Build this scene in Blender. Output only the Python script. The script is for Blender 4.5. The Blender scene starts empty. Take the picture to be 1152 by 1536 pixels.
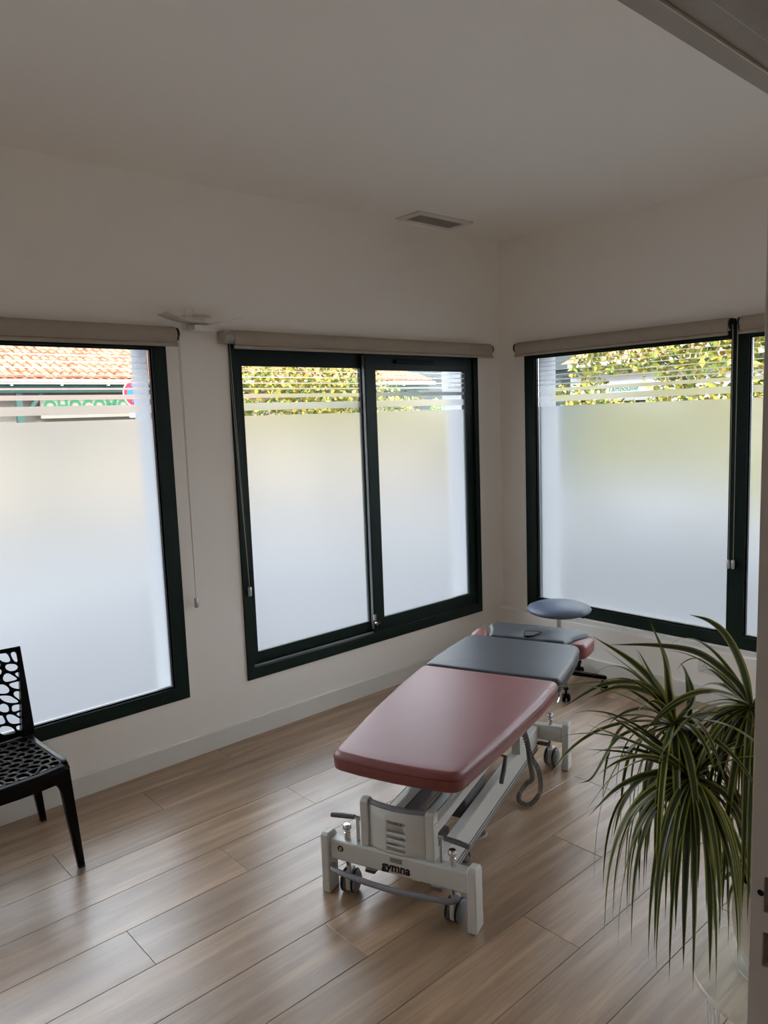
import bpy, bmesh, math, random
from math import sin, cos, pi, radians
from mathutils import Vector, Matrix
random.seed(7)
SC = bpy.context.scene
COL = SC.collection

# ------------------------------------------------------------------ camera
CAM = Vector((-4.30856, -3.52082, 1.727))
YAW, PITCH, ROLL, FPX = radians(41.8625), radians(-7.1399), radians(-2.0798), 1140.46
fw = Vector((sin(YAW)*cos(PITCH), cos(YAW)*cos(PITCH), sin(PITCH)))
rt = Vector((cos(YAW), -sin(YAW), 0)); up = rt.cross(fw)
rt2 = cos(ROLL)*rt + sin(ROLL)*up; up2 = -sin(ROLL)*rt + cos(ROLL)*up
cam = bpy.data.cameras.new('camera'); camo = bpy.data.objects.new('camera', cam); COL.objects.link(camo)
cam.sensor_fit = 'VERTICAL'; cam.sensor_height = 36.0; cam.lens = 36.0*FPX/1536.0
cam.clip_start = 0.02; cam.clip_end = 300
M4 = Matrix((rt2, up2, -fw)).transposed().to_4x4(); M4.translation = CAM
camo.matrix_world = M4
SC.camera = camo

# ------------------------------------------------------------------ world, sun, exposure
w = bpy.data.worlds.new('World'); SC.world = w; w.use_nodes = True
wn = w.node_tree.nodes; wl = w.node_tree.links
bg = wn['Background']
# bright hazy sky, the same all round; paler and brighter high up than near the rooftops
tcw = wn.new('ShaderNodeTexCoord'); sep = wn.new('ShaderNodeSeparateXYZ'); crw = wn.new('ShaderNodeValToRGB')
wl.new(tcw.outputs['Generated'], sep.inputs[0]); wl.new(sep.outputs['Z'], crw.inputs[0]); wl.new(crw.outputs[0], bg.inputs[0])
crw.color_ramp.elements[0].position = 0.0; crw.color_ramp.elements[0].color = (0.58, 0.63, 0.70, 1)
crw.color_ramp.elements[1].position = 0.5; crw.color_ramp.elements[1].color = (0.87, 0.95, 1.07, 1)
bg.inputs[1].default_value = 1.7
sl = bpy.data.lights.new('sun', 'SUN'); sl.energy = 1.7; sl.angle = radians(0.6); sl.color = (1.0, 0.93, 0.82)
so = bpy.data.objects.new('sun', sl); COL.objects.link(so)
so.rotation_euler = Vector((0.50, 0.52, -0.72)).to_track_quat('-Z', 'Y').to_euler()
SC.view_settings.view_transform = 'Standard'; SC.view_settings.look = 'None'
SC.view_settings.gamma = 1.0; SC.view_settings.use_curve_mapping = False
SC.view_settings.exposure = 1.95
SC.cycles.max_bounces = 14; SC.cycles.diffuse_bounces = 7; SC.cycles.transmission_bounces = 8
SC.cycles.transparent_max_bounces = 24; SC.cycles.sample_clamp_indirect = 6.0
SC.cycles.caustics_refractive = True

# ------------------------------------------------------------------ material helpers
def srgb(r, g, b):
    f = lambda c: (c/255/12.92) if c/255 <= 0.04045 else ((c/255+0.055)/1.055)**2.4
    return (f(r), f(g), f(b), 1.0)
MATS = {}
def mat(name, col, rough=0.5, metal=0.0, var=0.0, scale=8.0, bump=0.0, bscale=200.0, coat=0.0, spec=0.5, var2=None):
    if name in MATS: return MATS[name]
    m = bpy.data.materials.new(name); m.use_nodes = True
    nt = m.node_tree; b = nt.nodes['Principled BSDF']
    b.inputs['Base Color'].default_value = col; b.inputs['Roughness'].default_value = rough
    b.inputs['Metallic'].default_value = metal; b.inputs['Specular IOR Level'].default_value = spec
    b.inputs['Coat Weight'].default_value = coat
    tc = nt.nodes.new('ShaderNodeTexCoord')
    if var > 0:
        n = nt.nodes.new('ShaderNodeTexNoise'); n.inputs['Scale'].default_value = scale; n.inputs['Detail'].default_value = 5
        nt.links.new(tc.outputs['Object'], n.inputs['Vector'])
        mx = nt.nodes.new('ShaderNodeMix'); mx.data_type = 'RGBA'
        c2 = var2 or tuple(max(0, c*(1-var)) for c in col[:3]) + (1,)
        mx.inputs['A'].default_value = col; mx.inputs['B'].default_value = c2
        rp = nt.nodes.new('ShaderNodeMapRange'); rp.inputs['From Min'].default_value = 0.35; rp.inputs['From Max'].default_value = 0.7
        nt.links.new(n.outputs['Fac'], rp.inputs['Value']); nt.links.new(rp.outputs['Result'], mx.inputs['Factor'])
        nt.links.new(mx.outputs['Result'], b.inputs['Base Color'])
    if bump > 0:
        n2 = nt.nodes.new('ShaderNodeTexNoise'); n2.inputs['Scale'].default_value = bscale; n2.inputs['Detail'].default_value = 4
        nt.links.new(tc.outputs['Object'], n2.inputs['Vector'])
        bp = nt.nodes.new('ShaderNodeBump'); bp.inputs['Strength'].default_value = bump; bp.inputs['Distance'].default_value = 0.002
        nt.links.new(n2.outputs['Fac'], bp.inputs['Height']); nt.links.new(bp.outputs['Normal'], b.inputs['Normal'])
    MATS[name] = m
    return m

M_wall = mat('wall_paint', srgb(243, 238, 231), 0.85, var=0.03, scale=1.2, bump=0.08, bscale=120)
M_ceil = mat('ceiling_paint', srgb(247, 243, 236), 0.9, var=0.02, scale=1.0)
M_base = mat('baseboard_paint', srgb(228, 224, 217), 0.5, var=0.06, scale=3)
M_door = mat('door_paint', srgb(202, 194, 184), 0.45, var=0.06, scale=6, bump=0.25, bscale=60)
M_green = mat('green_aluminium', srgb(5, 31, 26), 0.4, var=0.15, scale=20, spec=0.25)
M_black = mat('black_plastic', srgb(7, 7, 9), 0.3, spec=0.13)
M_rub = mat('black_rubber', srgb(22, 22, 23), 0.6)
M_alu = mat('aluminium', srgb(190, 192, 195), 0.35, 0.9)
M_chrome = mat('chrome', srgb(215, 215, 218), 0.12, 1.0)
M_white = mat('white_plastic', srgb(222, 221, 217), 0.4)
M_blind = mat('blind_fabric', srgb(168, 156, 141), 0.8, var=0.05, scale=30, bump=0.3, bscale=600)
M_blindp = mat('blind_plastic', srgb(172, 165, 156), 0.45)
M_lamp = mat('lamp_white', srgb(224, 221, 214), 0.45)
M_frame = mat('couch_white', srgb(206, 206, 201), 0.32, var=0.05, scale=12)
M_grey = mat('couch_grey', srgb(128, 128, 132), 0.45)
M_dgrey = mat('couch_dark_grey', srgb(86, 88, 92), 0.5)
M_pink = mat('rose_vinyl', srgb(122, 48, 47), 0.40, var=0.10, scale=5, bump=0.12, bscale=260, spec=1.0)
M_pinks = mat('rose_vinyl_piping', srgb(96, 36, 35), 0.45)
M_navy = mat('slate_vinyl', srgb(50, 56, 65), 0.40, var=0.10, scale=6, bump=0.12, bscale=260, spec=0.6)
M_navys = mat('slate_vinyl_piping', srgb(30, 33, 38), 0.45)
M_stool = mat('blue_grey_vinyl', srgb(92, 104, 126), 0.42, bump=0.1, bscale=240)
M_ink = mat('printed_ink', srgb(25, 24, 24), 0.5)
M_red = mat('printed_red', srgb(170, 30, 40), 0.5)
M_label = mat('grey_label', srgb(140, 136, 130), 0.5, var=0.3, scale=120)
M_dark = mat('dark_void', srgb(18, 17, 16), 0.9)
M_pot = mat('cream_glazed_pot', srgb(196, 188, 172), 0.25, coat=0.3)
M_soil = mat('soil', srgb(40, 30, 22), 0.95, var=0.4, scale=40, bump=0.8, bscale=60)
M_wire = mat('white_wire', srgb(230, 230, 230), 0.3)
M_stem = mat('plant_stem', srgb(110, 92, 68), 0.8, var=0.4, scale=40, bump=0.5, bscale=80)
M_sub = mat('subfloor', srgb(52, 42, 36), 0.9)
M_hall = mat('hall_paint', srgb(236, 229, 218), 0.85)
M_vent = mat('vent_white', srgb(226, 223, 216), 0.5)
M_ventd = mat('vent_slat', srgb(170, 166, 158), 0.5)

def m_wood():
    m = bpy.data.materials.new('oak_plank'); m.use_nodes = True
    nt = m.node_tree; b = nt.nodes['Principled BSDF']; N = nt.nodes.new; K = nt.links.new
    g = N('ShaderNodeNewGeometry'); oi = N('ShaderNodeObjectInfo')
    add = N('ShaderNodeVectorMath'); add.operation = 'ADD'
    mul = N('ShaderNodeVectorMath'); mul.operation = 'MULTIPLY'; mul.inputs[1].default_value = (0.9, 11.0, 1.0)
    off = N('ShaderNodeCombineXYZ'); mm = N('ShaderNodeMath'); mm.operation = 'MULTIPLY'; mm.inputs[1].default_value = 37.0
    K(oi.outputs['Random'], mm.inputs[0]); K(mm.outputs[0], off.inputs[0]); K(mm.outputs[0], off.inputs[2])
    K(g.outputs['Position'], add.inputs[0]); K(off.outputs[0], add.inputs[1]); K(add.outputs[0], mul.inputs[0])
    n1 = N('ShaderNodeTexNoise'); n1.inputs['Scale'].default_value = 1.4; n1.inputs['Detail'].default_value = 6; n1.inputs['Roughness'].default_value = 0.6
    n1.inputs['Distortion'].default_value = 0.4
    K(mul.outputs[0], n1.inputs['Vector'])
    cr = N('ShaderNodeValToRGB'); e = cr.color_ramp.elements
    e[0].position = 0.28; e[0].color = srgb(130, 100, 74); e[1].position = 0.74; e[1].color = srgb(192, 160, 128)
    x = cr.color_ramp.elements.new(0.5); x.color = srgb(158, 130, 104)
    K(n1.outputs['Fac'], cr.inputs[0])
    mul2 = N('ShaderNodeVectorMath'); mul2.operation = 'MULTIPLY'; mul2.inputs[1].default_value = (6.0, 160.0, 1.0)
    K(add.outputs[0], mul2.inputs[0])
    n2 = N('ShaderNodeTexNoise'); n2.inputs['Scale'].default_value = 1.0; n2.inputs['Detail'].default_value = 3
    K(mul2.outputs[0], n2.inputs['Vector'])
    mx = N('ShaderNodeMix'); mx.data_type = 'RGBA'; mx.blend_type = 'MULTIPLY'; mx.inputs['Factor'].default_value = 0.5
    cr2 = N('ShaderNodeValToRGB'); cr2.color_ramp.elements[0].position = 0.3; cr2.color_ramp.elements[0].color = (0.66, 0.63, 0.6, 1)
    cr2.color_ramp.elements[1].position = 0.6; cr2.color_ramp.elements[1].color = (1, 1, 1, 1)
    K(n2.outputs['Fac'], cr2.inputs[0]); K(cr.outputs[0], mx.inputs['A']); K(cr2.outputs[0], mx.inputs['B'])
    hs = N('ShaderNodeHueSaturation'); hs.inputs['Saturation'].default_value = 1.0
    mr = N('ShaderNodeMapRange'); mr.inputs['To Min'].default_value = 0.88; mr.inputs['To Max'].default_value = 1.14
    K(oi.outputs['Random'], mr.inputs['Value']); K(mr.outputs['Result'], hs.inputs['Value'])
    K(mx.outputs['Result'], hs.inputs['Color']); K(hs.outputs['Color'], b.inputs['Base Color'])
    n3 = N('ShaderNodeTexNoise'); n3.inputs['Scale'].default_value = 3.0; n3.inputs['Detail'].default_value = 6
    K(g.outputs['Position'], n3.inputs['Vector'])
    mr2 = N('ShaderNodeMapRange'); mr2.inputs['From Min'].default_value = 0.3; mr2.inputs['From Max'].default_value = 0.7
    mr2.inputs['To Min'].default_value = 0.29; mr2.inputs['To Max'].default_value = 0.38; b.inputs['Specular IOR Level'].default_value = 1.0
    K(n3.outputs['Fac'], mr2.inputs['Value']); K(mr2.outputs['Result'], b.inputs['Roughness'])
    bp = N('ShaderNodeBump'); bp.inputs['Strength'].default_value = 0.12; bp.inputs['Distance'].default_value = 0.001
    K(n2.outputs['Fac'], bp.inputs['Height']); K(bp.outputs['Normal'], b.inputs['Normal'])
    return m
M_wood = m_wood()

def m_marble():
    m = bpy.data.materials.new('veined_stone_top'); m.use_nodes = True
    nt = m.node_tree; b = nt.nodes['Principled BSDF']; N = nt.nodes.new; K = nt.links.new
    tc = N('ShaderNodeTexCoord'); mp = N('ShaderNodeMapping'); mp.inputs['Rotation'].default_value = (0, 0, 0); mp.inputs['Scale'].default_value = (0.12, 1, 1)
    K(tc.outputs['Object'], mp.inputs['Vector'])
    n = N('ShaderNodeTexNoise'); n.inputs['Scale'].default_value = 26; n.inputs['Detail'].default_value = 6; n.inputs['Distortion'].default_value = 0.6
    K(mp.outputs[0], n.inputs['Vector'])
    cr = N('ShaderNodeValToRGB'); e = cr.color_ramp.elements
    e[0].position = 0.3; e[0].color = srgb(156, 140, 118); e[1].position = 0.55; e[1].color = srgb(216, 205, 187)
    x = cr.color_ramp.elements.new(0.4); x.color = srgb(190, 181, 167)
    K(n.outputs['Fac'], cr.inputs[0]); K(cr.outputs[0], b.inputs['Base Color'])
    b.inputs['Roughness'].default_value = 0.25
    return m
M_stone = m_marble()

def m_glass():
    m = bpy.data.materials.new('clear_glass'); m.use_nodes = True
    nt = m.node_tree; nt.nodes.clear(); N = nt.nodes.new; K = nt.links.new
    o = N('ShaderNodeOutputMaterial'); t = N('ShaderNodeBsdfTransparent'); t.inputs[0].default_value = (0.97, 0.98, 0.97, 1)
    g = N('ShaderNodeBsdfGlossy'); g.inputs['Roughness'].default_value = 0.02
    f = N('ShaderNodeFresnel'); f.inputs['IOR'].default_value = 1.3; mx = N('ShaderNodeMixShader')
    K(f.outputs[0], mx.inputs[0]); K(t.outputs[0], mx.inputs[1]); K(g.outputs[0], mx.inputs[2]); K(mx.outputs[0], o.inputs[0])
    return m
M_glass = m_glass()

def m_film():
    m = bpy.data.materials.new('frosted_film'); m.use_nodes = True
    nt = m.node_tree; nt.nodes.clear(); N = nt.nodes.new; K = nt.links.new
    o = N('ShaderNodeOutputMaterial'); t = N('ShaderNodeBsdfTranslucent'); t.inputs[0].default_value = (0.93, 0.93, 0.93, 1)
    r = N('ShaderNodeBsdfRefraction'); r.inputs['Roughness'].default_value = 0.7; r.inputs['IOR'].default_value = 1.15; r.inputs['Color'].default_value = (0.93, 0.93, 0.93, 1)
    d = N('ShaderNodeBsdfDiffuse'); d.inputs[0].default_value = (0.8, 0.8, 0.8, 1)
    m1 = N('ShaderNodeMixShader'); m1.inputs[0].default_value = 0.89
    m2 = N('ShaderNodeMixShader'); m2.inputs[0].default_value = 0.04
    K(t.outputs[0], m1.inputs[1]); K(r.outputs[0], m1.inputs[2])
    K(m1.outputs[0], m2.inputs[1]); K(d.outputs[0], m2.inputs[2]); K(m2.outputs[0], o.inputs[0])
    return m
M_film = m_film()

def m_leaf(name, mid, edge):
    m = bpy.data.materials.new(name); m.use_nodes = True
    nt = m.node_tree; b = nt.nodes['Principled BSDF']; N = nt.nodes.new; K = nt.links.new
    at = N('ShaderNodeAttribute'); at.attribute_name = 'across'
    oi = N('ShaderNodeObjectInfo')
    cr = N('ShaderNodeValToRGB'); e = cr.color_ramp.elements
    e[0].position = 0.30; e[0].color = mid; e[1].position = 0.62; e[1].color = edge
    K(at.outputs['Fac'], cr.inputs[0])
    hs = N('ShaderNodeHueSaturation'); mr = N('ShaderNodeMapRange'); mr.inputs['To Min'].default_value = 0.6; mr.inputs['To Max'].default_value = 1.35
    K(oi.outputs['Random'], mr.inputs['Value']); K(mr.outputs['Result'], hs.inputs['Value']); K(cr.outputs[0], hs.inputs['Color'])
    K(hs.outputs['Color'], b.inputs['Base Color']); b.inputs['Roughness'].default_value = 0.38
    return m
M_leaf = m_leaf('striped_leaf', srgb(40, 58, 26), srgb(150, 152, 62))

def m_foliage(name, cols):
    m = bpy.data.materials.new(name); m.use_nodes = True
    nt = m.node_tree; b = nt.nodes['Principled BSDF']; N = nt.nodes.new; K = nt.links.new
    at = N('ShaderNodeAttribute'); at.attribute_name = 'tint'
    cr = N('ShaderNodeValToRGB'); cr.color_ramp.interpolation = 'LINEAR'
    e = cr.color_ramp.elements; e[0].color = cols[0]; e[1].color = cols[-1]
    for i, c in enumerate(cols[1:-1]):
        x = cr.color_ramp.elements.new((i+1)/(len(cols)-1)); x.color = c
    K(at.outputs['Fac'], cr.inputs[0]); K(cr.outputs[0], b.inputs['Base Color'])
    b.inputs['Roughness'].default_value = 0.55; b.inputs['Subsurface Weight'].default_value = 0.0
    return m
M_fol = m_foliage('autumn_foliage', [srgb(64, 84, 36), srgb(110, 128, 48), srgb(160, 158, 60), srgb(176, 164, 66), srgb(168, 130, 62)])
M_fol2 = m_foliage('hedge_foliage', [srgb(60, 92, 40), srgb(120, 150, 60), srgb(168, 180, 84)])

M_asph = mat('pavement', srgb(84, 85, 88), 0.9, var=0.15, scale=2)
M_ren = mat('cream_render', srgb(150, 140, 127), 0.9, var=0.05, scale=2)
M_renw = mat('white_render', srgb(226, 226, 224), 0.9, var=0.05, scale=2)
M_reveal = mat('rough_render', srgb(176, 178, 182), 0.95, var=0.12, scale=60, bump=0.6, bscale=140)
M_tile = mat('terracotta_tile', srgb(150, 88, 66), 0.85, var=0.45, scale=7, var2=srgb(178, 126, 92))
M_tgreen = mat('green_timber', srgb(60, 92, 84), 0.7, var=0.1, scale=5)
M_tdark = mat('dark_timber', srgb(74, 82, 82), 0.7, var=0.1, scale=5)
M_gut = mat('white_gutter', srgb(232, 232, 232), 0.5)
M_letter = mat('green_letters', srgb(34, 120, 78), 0.5)
M_sblue = mat('sign_blue', srgb(40, 120, 205), 0.5)
M_sred = mat('sign_red', srgb(205, 40, 60), 0.5)

# ------------------------------------------------------------------ mesh helpers
def bm_box(bm, x0, x1, y0, y1, z0, z1):
    vs = [bm.verts.new(v) for v in [(x0,y0,z0),(x1,y0,z0),(x1,y1,z0),(x0,y1,z0),(x0,y0,z1),(x1,y0,z1),(x1,y1,z1),(x0,y1,z1)]]
    for f in [(0,3,2,1),(4,5,6,7),(0,1,5,4),(1,2,6,5),(2,3,7,6),(3,0,4,7)]:
        bm.faces.new([vs[i] for i in f])
def frame_dirs(pts, upv=Vector((0,0,1))):
    out = []; last = None
    for i, p in enumerate(pts):
        a = pts[max(0, i-1)]; b = pts[min(len(pts)-1, i+1)]
        t = (b-a).normalized()
        n = upv if last is None else last
        n = n - t*n.dot(t)
        if n.length < 1e-4: n = Vector((1,0,0)) - t*t.x
        if n.length < 1e-4: n = Vector((0,1,0)) - t*t.y
        n.normalize(); last = n
        out.append((t, n, t.cross(n)))
    return out
def bm_tube(bm, pts, r, seg=10, closed=False):
    pts = [Vector(p) for p in pts]; fr = frame_dirs(pts); rings = []
    for i, p in enumerate(pts):
        rr = r[i] if isinstance(r, (list, tuple)) else r
        t, n, b = fr[i]
        rings.append([bm.verts.new(p + rr*(cos(2*pi*k/seg)*n + sin(2*pi*k/seg)*b)) for k in range(seg)])
    for i in range(len(rings)-1):
        for k in range(seg):
            bm.faces.new((rings[i][k], rings[i][(k+1)%seg], rings[i+1][(k+1)%seg], rings[i+1][k]))
    if closed:
        for k in range(seg):
            bm.faces.new((rings[-1][k], rings[-1][(k+1)%seg], rings[0][(k+1)%seg], rings[0][k]))
    else:
        bm.faces.new(rings[0][::-1]); bm.faces.new(rings[-1])
def bm_lathe(bm, prof, c=(0,0,0), seg=32, cap=True):
    rings = []
    for r, z in prof:
        if r < 1e-6: rings.append([bm.verts.new((c[0], c[1], c[2]+z))])
        else: rings.append([bm.verts.new((c[0]+r*cos(2*pi*k/seg), c[1]+r*sin(2*pi*k/seg), c[2]+z)) for k in range(seg)])
    for a, b in zip(rings, rings[1:]):
        for k in range(seg):
            k2 = (k+1) % seg
            if len(a) == 1 and len(b) == 1: continue
            if len(a) == 1: bm.faces.new((a[0], b[k2], b[k]))
            elif len(b) == 1: bm.faces.new((a[k], a[k2], b[0]))
            else: bm.faces.new((a[k], a[k2], b[k2], b[k]))
    if cap:
        if len(rings[0]) > 1: bm.faces.new(rings[0][::-1])
        if len(rings[-1]) > 1: bm.faces.new(rings[-1])
def bm_prism(bm, poly, axis, a, b):
    # poly list of 2D points; axis 0: (y,z) 1: (x,z) 2: (x,y)
    def P(q, h):
        return {0: (h, q[0], q[1]), 1: (q[0], h, q[1]), 2: (q[0], q[1], h)}[axis]
    A = [bm.verts.new(P(q, a)) for q in poly]; B = [bm.verts.new(P(q, b)) for q in poly]
    n = len(poly)
    bm.faces.new(A[::-1]); bm.faces.new(B)
    for i in range(n): bm.faces.new((A[i], A[(i+1)%n], B[(i+1)%n], B[i]))
def obj(name, bm, m, parent=None, smooth=False, bevel=0.0, loc=None, ang=35, seg=2):
    bmesh.ops.recalc_face_normals(bm, faces=bm.faces)
    me = bpy.data.meshes.new(name); bm.to_mesh(me); bm.free()
    o = bpy.data.objects.new(name, me); COL.objects.link(o)
    if m: me.materials.append(m)
    if smooth:
        me.polygons.foreach_set('use_smooth', [True]*len(me.polygons))
        try: me.set_sharp_from_angle(angle=radians(ang))
        except Exception: pass
    if bevel > 0:
        md = o.modifiers.new('bevel', 'BEVEL'); md.width = bevel; md.segments = seg; md.limit_method = 'ANGLE'; md.angle_limit = radians(40)
    if parent: o.parent = parent
    if loc: o.location = loc
    return o
def box(name, x0, x1, y0, y1, z0, z1, m, parent=None, bevel=0.0):
    bm = bmesh.new(); bm_box(bm, x0, x1, y0, y1, z0, z1); return obj(name, bm, m, parent, bevel=bevel)
def tube(name, pts, r, m, parent=None, seg=10, closed=False):
    bm = bmesh.new(); bm_tube(bm, pts, r, seg, closed); return obj(name, bm, m, parent, smooth=True)
def lathe(name, prof, c, m, parent=None, seg=32, ang=35):
    bm = bmesh.new(); bm_lathe(bm, prof, c, seg); return obj(name, bm, m, parent, smooth=True, ang=ang)
def empty(name, loc=(0,0,0), rz=0):
    o = bpy.data.objects.new(name, None); COL.objects.link(o); o.location = loc; o.rotation_euler = (0,0,rz); o.empty_display_size = 0.1
    return o
def tag(o, label, cat, group=None, kind=None):
    o['label'] = label; o['category'] = cat
    if group: o['group'] = group
    if kind: o['kind'] = kind
    return o
def linked(src, name, parent, loc=(0,0,0), rot=(0,0,0)):
    c = src.copy(); c.name = name; COL.objects.link(c); c.parent = parent; c.location = loc; c.rotation_euler = rot
    return c
def text_mesh(name, body, size, m, parent, fn, depth=0.0006, shear=0.0, offset=0.0, space=1.0, align='CENTER'):
    cu = bpy.data.curves.new(name, 'FONT'); cu.body = body; cu.size = size; cu.align_x = align; cu.align_y = 'CENTER'
    cu.extrude = depth; cu.shear = shear; cu.offset = offset; cu.space_character = space; cu.resolution_u = 3
    t = bpy.data.objects.new(name+'_tmp', cu); COL.objects.link(t)
    dg = bpy.context.evaluated_depsgraph_get(); dg.update()
    me = bpy.data.meshes.new_from_object(t.evaluated_get(dg)); COL.objects.unlink(t); bpy.data.objects.remove(t)
    for v in me.vertices: v.co = Vector(fn(v.co.x, v.co.y, v.co.z))
    me.name = name; me.materials.clear(); me.materials.append(m)
    o = bpy.data.objects.new(name, me); COL.objects.link(o); o.parent = parent
    return o
def holed_wall(bm, axis, t0, t1, a0, a1, z0, z1, holes):
    """wall slab between t0..t1 (thickness axis), spanning a0..a1, z0..z1 with rectangular holes (a0,a1,z0,z1)"""
    As = sorted({a0, a1, *[h[0] for h in holes], *[h[1] for h in holes]}); Zs = sorted({z0, z1, *[h[2] for h in holes], *[h[3] for h in holes]})
    As = [a for a in As if a0 <= a <= a1]; Zs = [z for z in Zs if z0 <= z <= z1]
    solid = lambda i, j: 0 <= i < len(As)-1 and 0 <= j < len(Zs)-1 and not any(h[0] <= (As[i]+As[i+1])/2 <= h[1] and h[2] <= (Zs[j]+Zs[j+1])/2 <= h[3] for h in holes)
    cache = {}
    def V(t, a, z):
        k = (t, a, z)
        if k not in cache: cache[k] = bm.verts.new((a, t, z) if axis == 1 else (t, a, z))
        return cache[k]
    for i in range(len(As)-1):
        for j in range(len(Zs)-1):
            if not solid(i, j): continue
            A, B, C, D = As[i], As[i+1], Zs[j], Zs[j+1]
            bm.faces.new([V(t0,A,C),V(t0,B,C),V(t0,B,D),V(t0,A,D)]); bm.faces.new([V(t1,A,C),V(t1,A,D),V(t1,B,D),V(t1,B,C)])
            if not solid(i-1,j): bm.faces.new([V(t0,A,C),V(t0,A,D),V(t1,A,D),V(t1,A,C)])
            if not solid(i+1,j): bm.faces.new([V(t0,B,C),V(t1,B,C),V(t1,B,D),V(t0,B,D)])
            if not solid(i,j-1): bm.faces.new([V(t0,A,C),V(t1,A,C),V(t1,B,C),V(t0,B,C)])
            if not solid(i,j+1): bm.faces.new([V(t0,A,D),V(t0,B,D),V(t1,B,D),V(t1,A,D)])

# ------------------------------------------------------------------ room shell
H = 2.906; XL = -6.1; YD = -3.113; YH = -3.26        # ceiling, far left wall, room face of the door wall, hall face
W0 = (-5.98, -4.62, 0.322, 2.17); W1 = (-4.50, -2.55, 0.322, 2.17); W2 = (-2.202, -0.244, 0.317, 2.17); W3 = (-3.00, -0.222, 0.335, 2.165)
def S(o, label, cat): return tag(o, label, cat, kind='structure')
bm = bmesh.new(); holed_wall(bm, 1, 0.0, 0.10, XL-0.1, 0.10, 0, H, [W0, W1, W2]); S(obj('wall_back', bm, M_wall), 'white painted wall with two green-framed windows behind the couch', 'wall')
bm = bmesh.new(); holed_wall(bm, 1, 0.102, 0.29, XL-0.1, 0.36, -0.2, 6.2, [(W0[0]+.05, W0[1]-.05, W0[2]-.02, W0[3]), (W1[0]+.05, W1[1]-.05, W1[2]-.02, W1[3]), (W2[0]+.05, W2[1]-.05, W2[2]-.02, W2[3])]); S(obj('wall_back_outer', bm, M_reveal), 'grey rendered outer leaf of the window wall', 'wall')  # carried up an added storey to shade the street outside
bm = bmesh.new(); holed_wall(bm, 0, 0.0, 0.10, YD-0.15, 0.10, 0, H, [W3]); S(obj('wall_right', bm, M_wall), 'white painted wall with the wide window behind the stool', 'wall')
bm = bmesh.new(); holed_wall(bm, 0, 0.102, 0.29, YD-0.15, 0.101, -0.2, 6.2, [(W3[0]+.05, W3[1]-.05, W3[2]-.02, W3[3])]); S(obj('wall_right_outer', bm, M_reveal), 'grey rendered outer leaf of the right wall', 'wall')  # height above the ceiling added so the building shades the ground
S(box('wall_right_ledge', -0.09, -0.0005, YD, -0.0005, 0, 0.322, M_wall, bevel=0.006), 'low white ledge running under the wide window', 'ledge')
bm = bmesh.new(); holed_wall(bm, 0, XL-0.1, XL, YH, 0, 0, H, []); S(obj('wall_left', bm, M_wall), 'white wall at the far left end of the room', 'wall')
DO = (-4.62, -3.28, -0.01, 2.10)
bm = bmesh.new(); holed_wall(bm, 1, YH+0.005, YD-0.005, XL-0.1, 0.0, 0, H, [(DO[0]-0.06, DO[1]+0.06, -0.01, DO[3]+0.06)]); S(obj('wall_front', bm, M_wall), 'white wall with the doorway opening onto the hall', 'wall')
S(box('ceiling', XL-0.1, 0.36, -6.2, 0.30, H, H+0.25, M_ceil), 'plain white ceiling with an air vent near the corner', 'ceiling')
S(box('added_roof_slab', XL-0.1, 0.36, -6.2, 0.30, 6.2, 6.4, M_reveal), 'unseen slab over the storey added to shade the street', 'roof')  # caps the added storey, there only to throw shade outside
# hall on the camera's side of the doorway
S(box('wall_hall_back', XL-0.1, 0.0, -6.2, -6.1, 0, H, M_hall), 'painted back wall of the hall outside the doorway', 'wall')
bm = bmesh.new(); holed_wall(bm, 0, XL-0.1, XL, -6.1, YH, 0, H, []); S(obj('wall_hall_left', bm, M_hall), 'painted left wall of the hall outside the doorway', 'wall')
S(box('wall_hall_right', -0.1, 0.0, -6.1, YH, 0, H, M_hall), 'painted right wall of the hall outside the doorway', 'wall')
S(box('floor_hall', XL-0.1, 0.0, -6.1, YD-0.002, -0.06, 0.0, mat('hall_floor', srgb(120, 98, 80), 0.45, var=0.2, scale=3)), 'brown hall floor outside the doorway', 'floor')
# plank floor
fl = box('floor', XL-0.05, 0.0, YD, 0.0, -0.06, -0.004, M_sub); S(fl, 'grey-brown oak effect plank floor with staggered joints', 'floor')
PW, PL = 0.2276, 1.4965
k = 0; y_top = -0.403 + 2*PW - 0.0
rows = []
yb = -0.403 + PW*2          # seams: -0.176, -0.403, -0.631 ...
jx = -2.916 + 2*0.4925
meshes = {}
def plank(x0, x1, y0, y1):
    x0c = max(x0, XL+0.002); x1c = min(x1, -0.001); y0c = max(y0, YD+0.001); y1c = min(y1, -0.001)
    if x1c - x0c < 0.02 or y1c - y0c < 0.01: return
    key = (round(x1c-x0c, 3), round(y1c-y0c, 3))
    if key not in meshes:
        b = bmesh.new(); g = 0.0007; c = 0.0012; lx, ly = key
        v = []
        for z, i in ((-0.0035, g), (-0.0012, g), (0.0, g+c)):
            v.append([b.verts.new(q+(z,)) for q in ((i, i), (lx-i, i), (lx-i, ly-i), (i, ly-i))])
        b.faces.new(v[2])
        for a in (0, 1):
            for n in range(4): b.faces.new((v[a][n], v[a][(n+1)%4], v[a+1][(n+1)%4], v[a+1][n]))
        bmesh.ops.recalc_face_normals(b, faces=b.faces)
        me = bpy.data.meshes.new('plank'); b.to_mesh(me); b.free(); me.materials.append(M_wood); meshes[key] = me
    o = bpy.data.objects.new('plank', meshes[key]); COL.objects.link(o); o.parent = fl; o.location = (x0c, y0c, 0)
for r in range(-1, 15):
    y1 = -0.176 - PW*(r-1); y0 = y1 - PW
    j = -2.916 - 0.4925*(r-1)
    j = j % PL - 7*PL
    x = j
    while x < 0.1:
        plank(x, x+PL, y0, y1); x += PL
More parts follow.
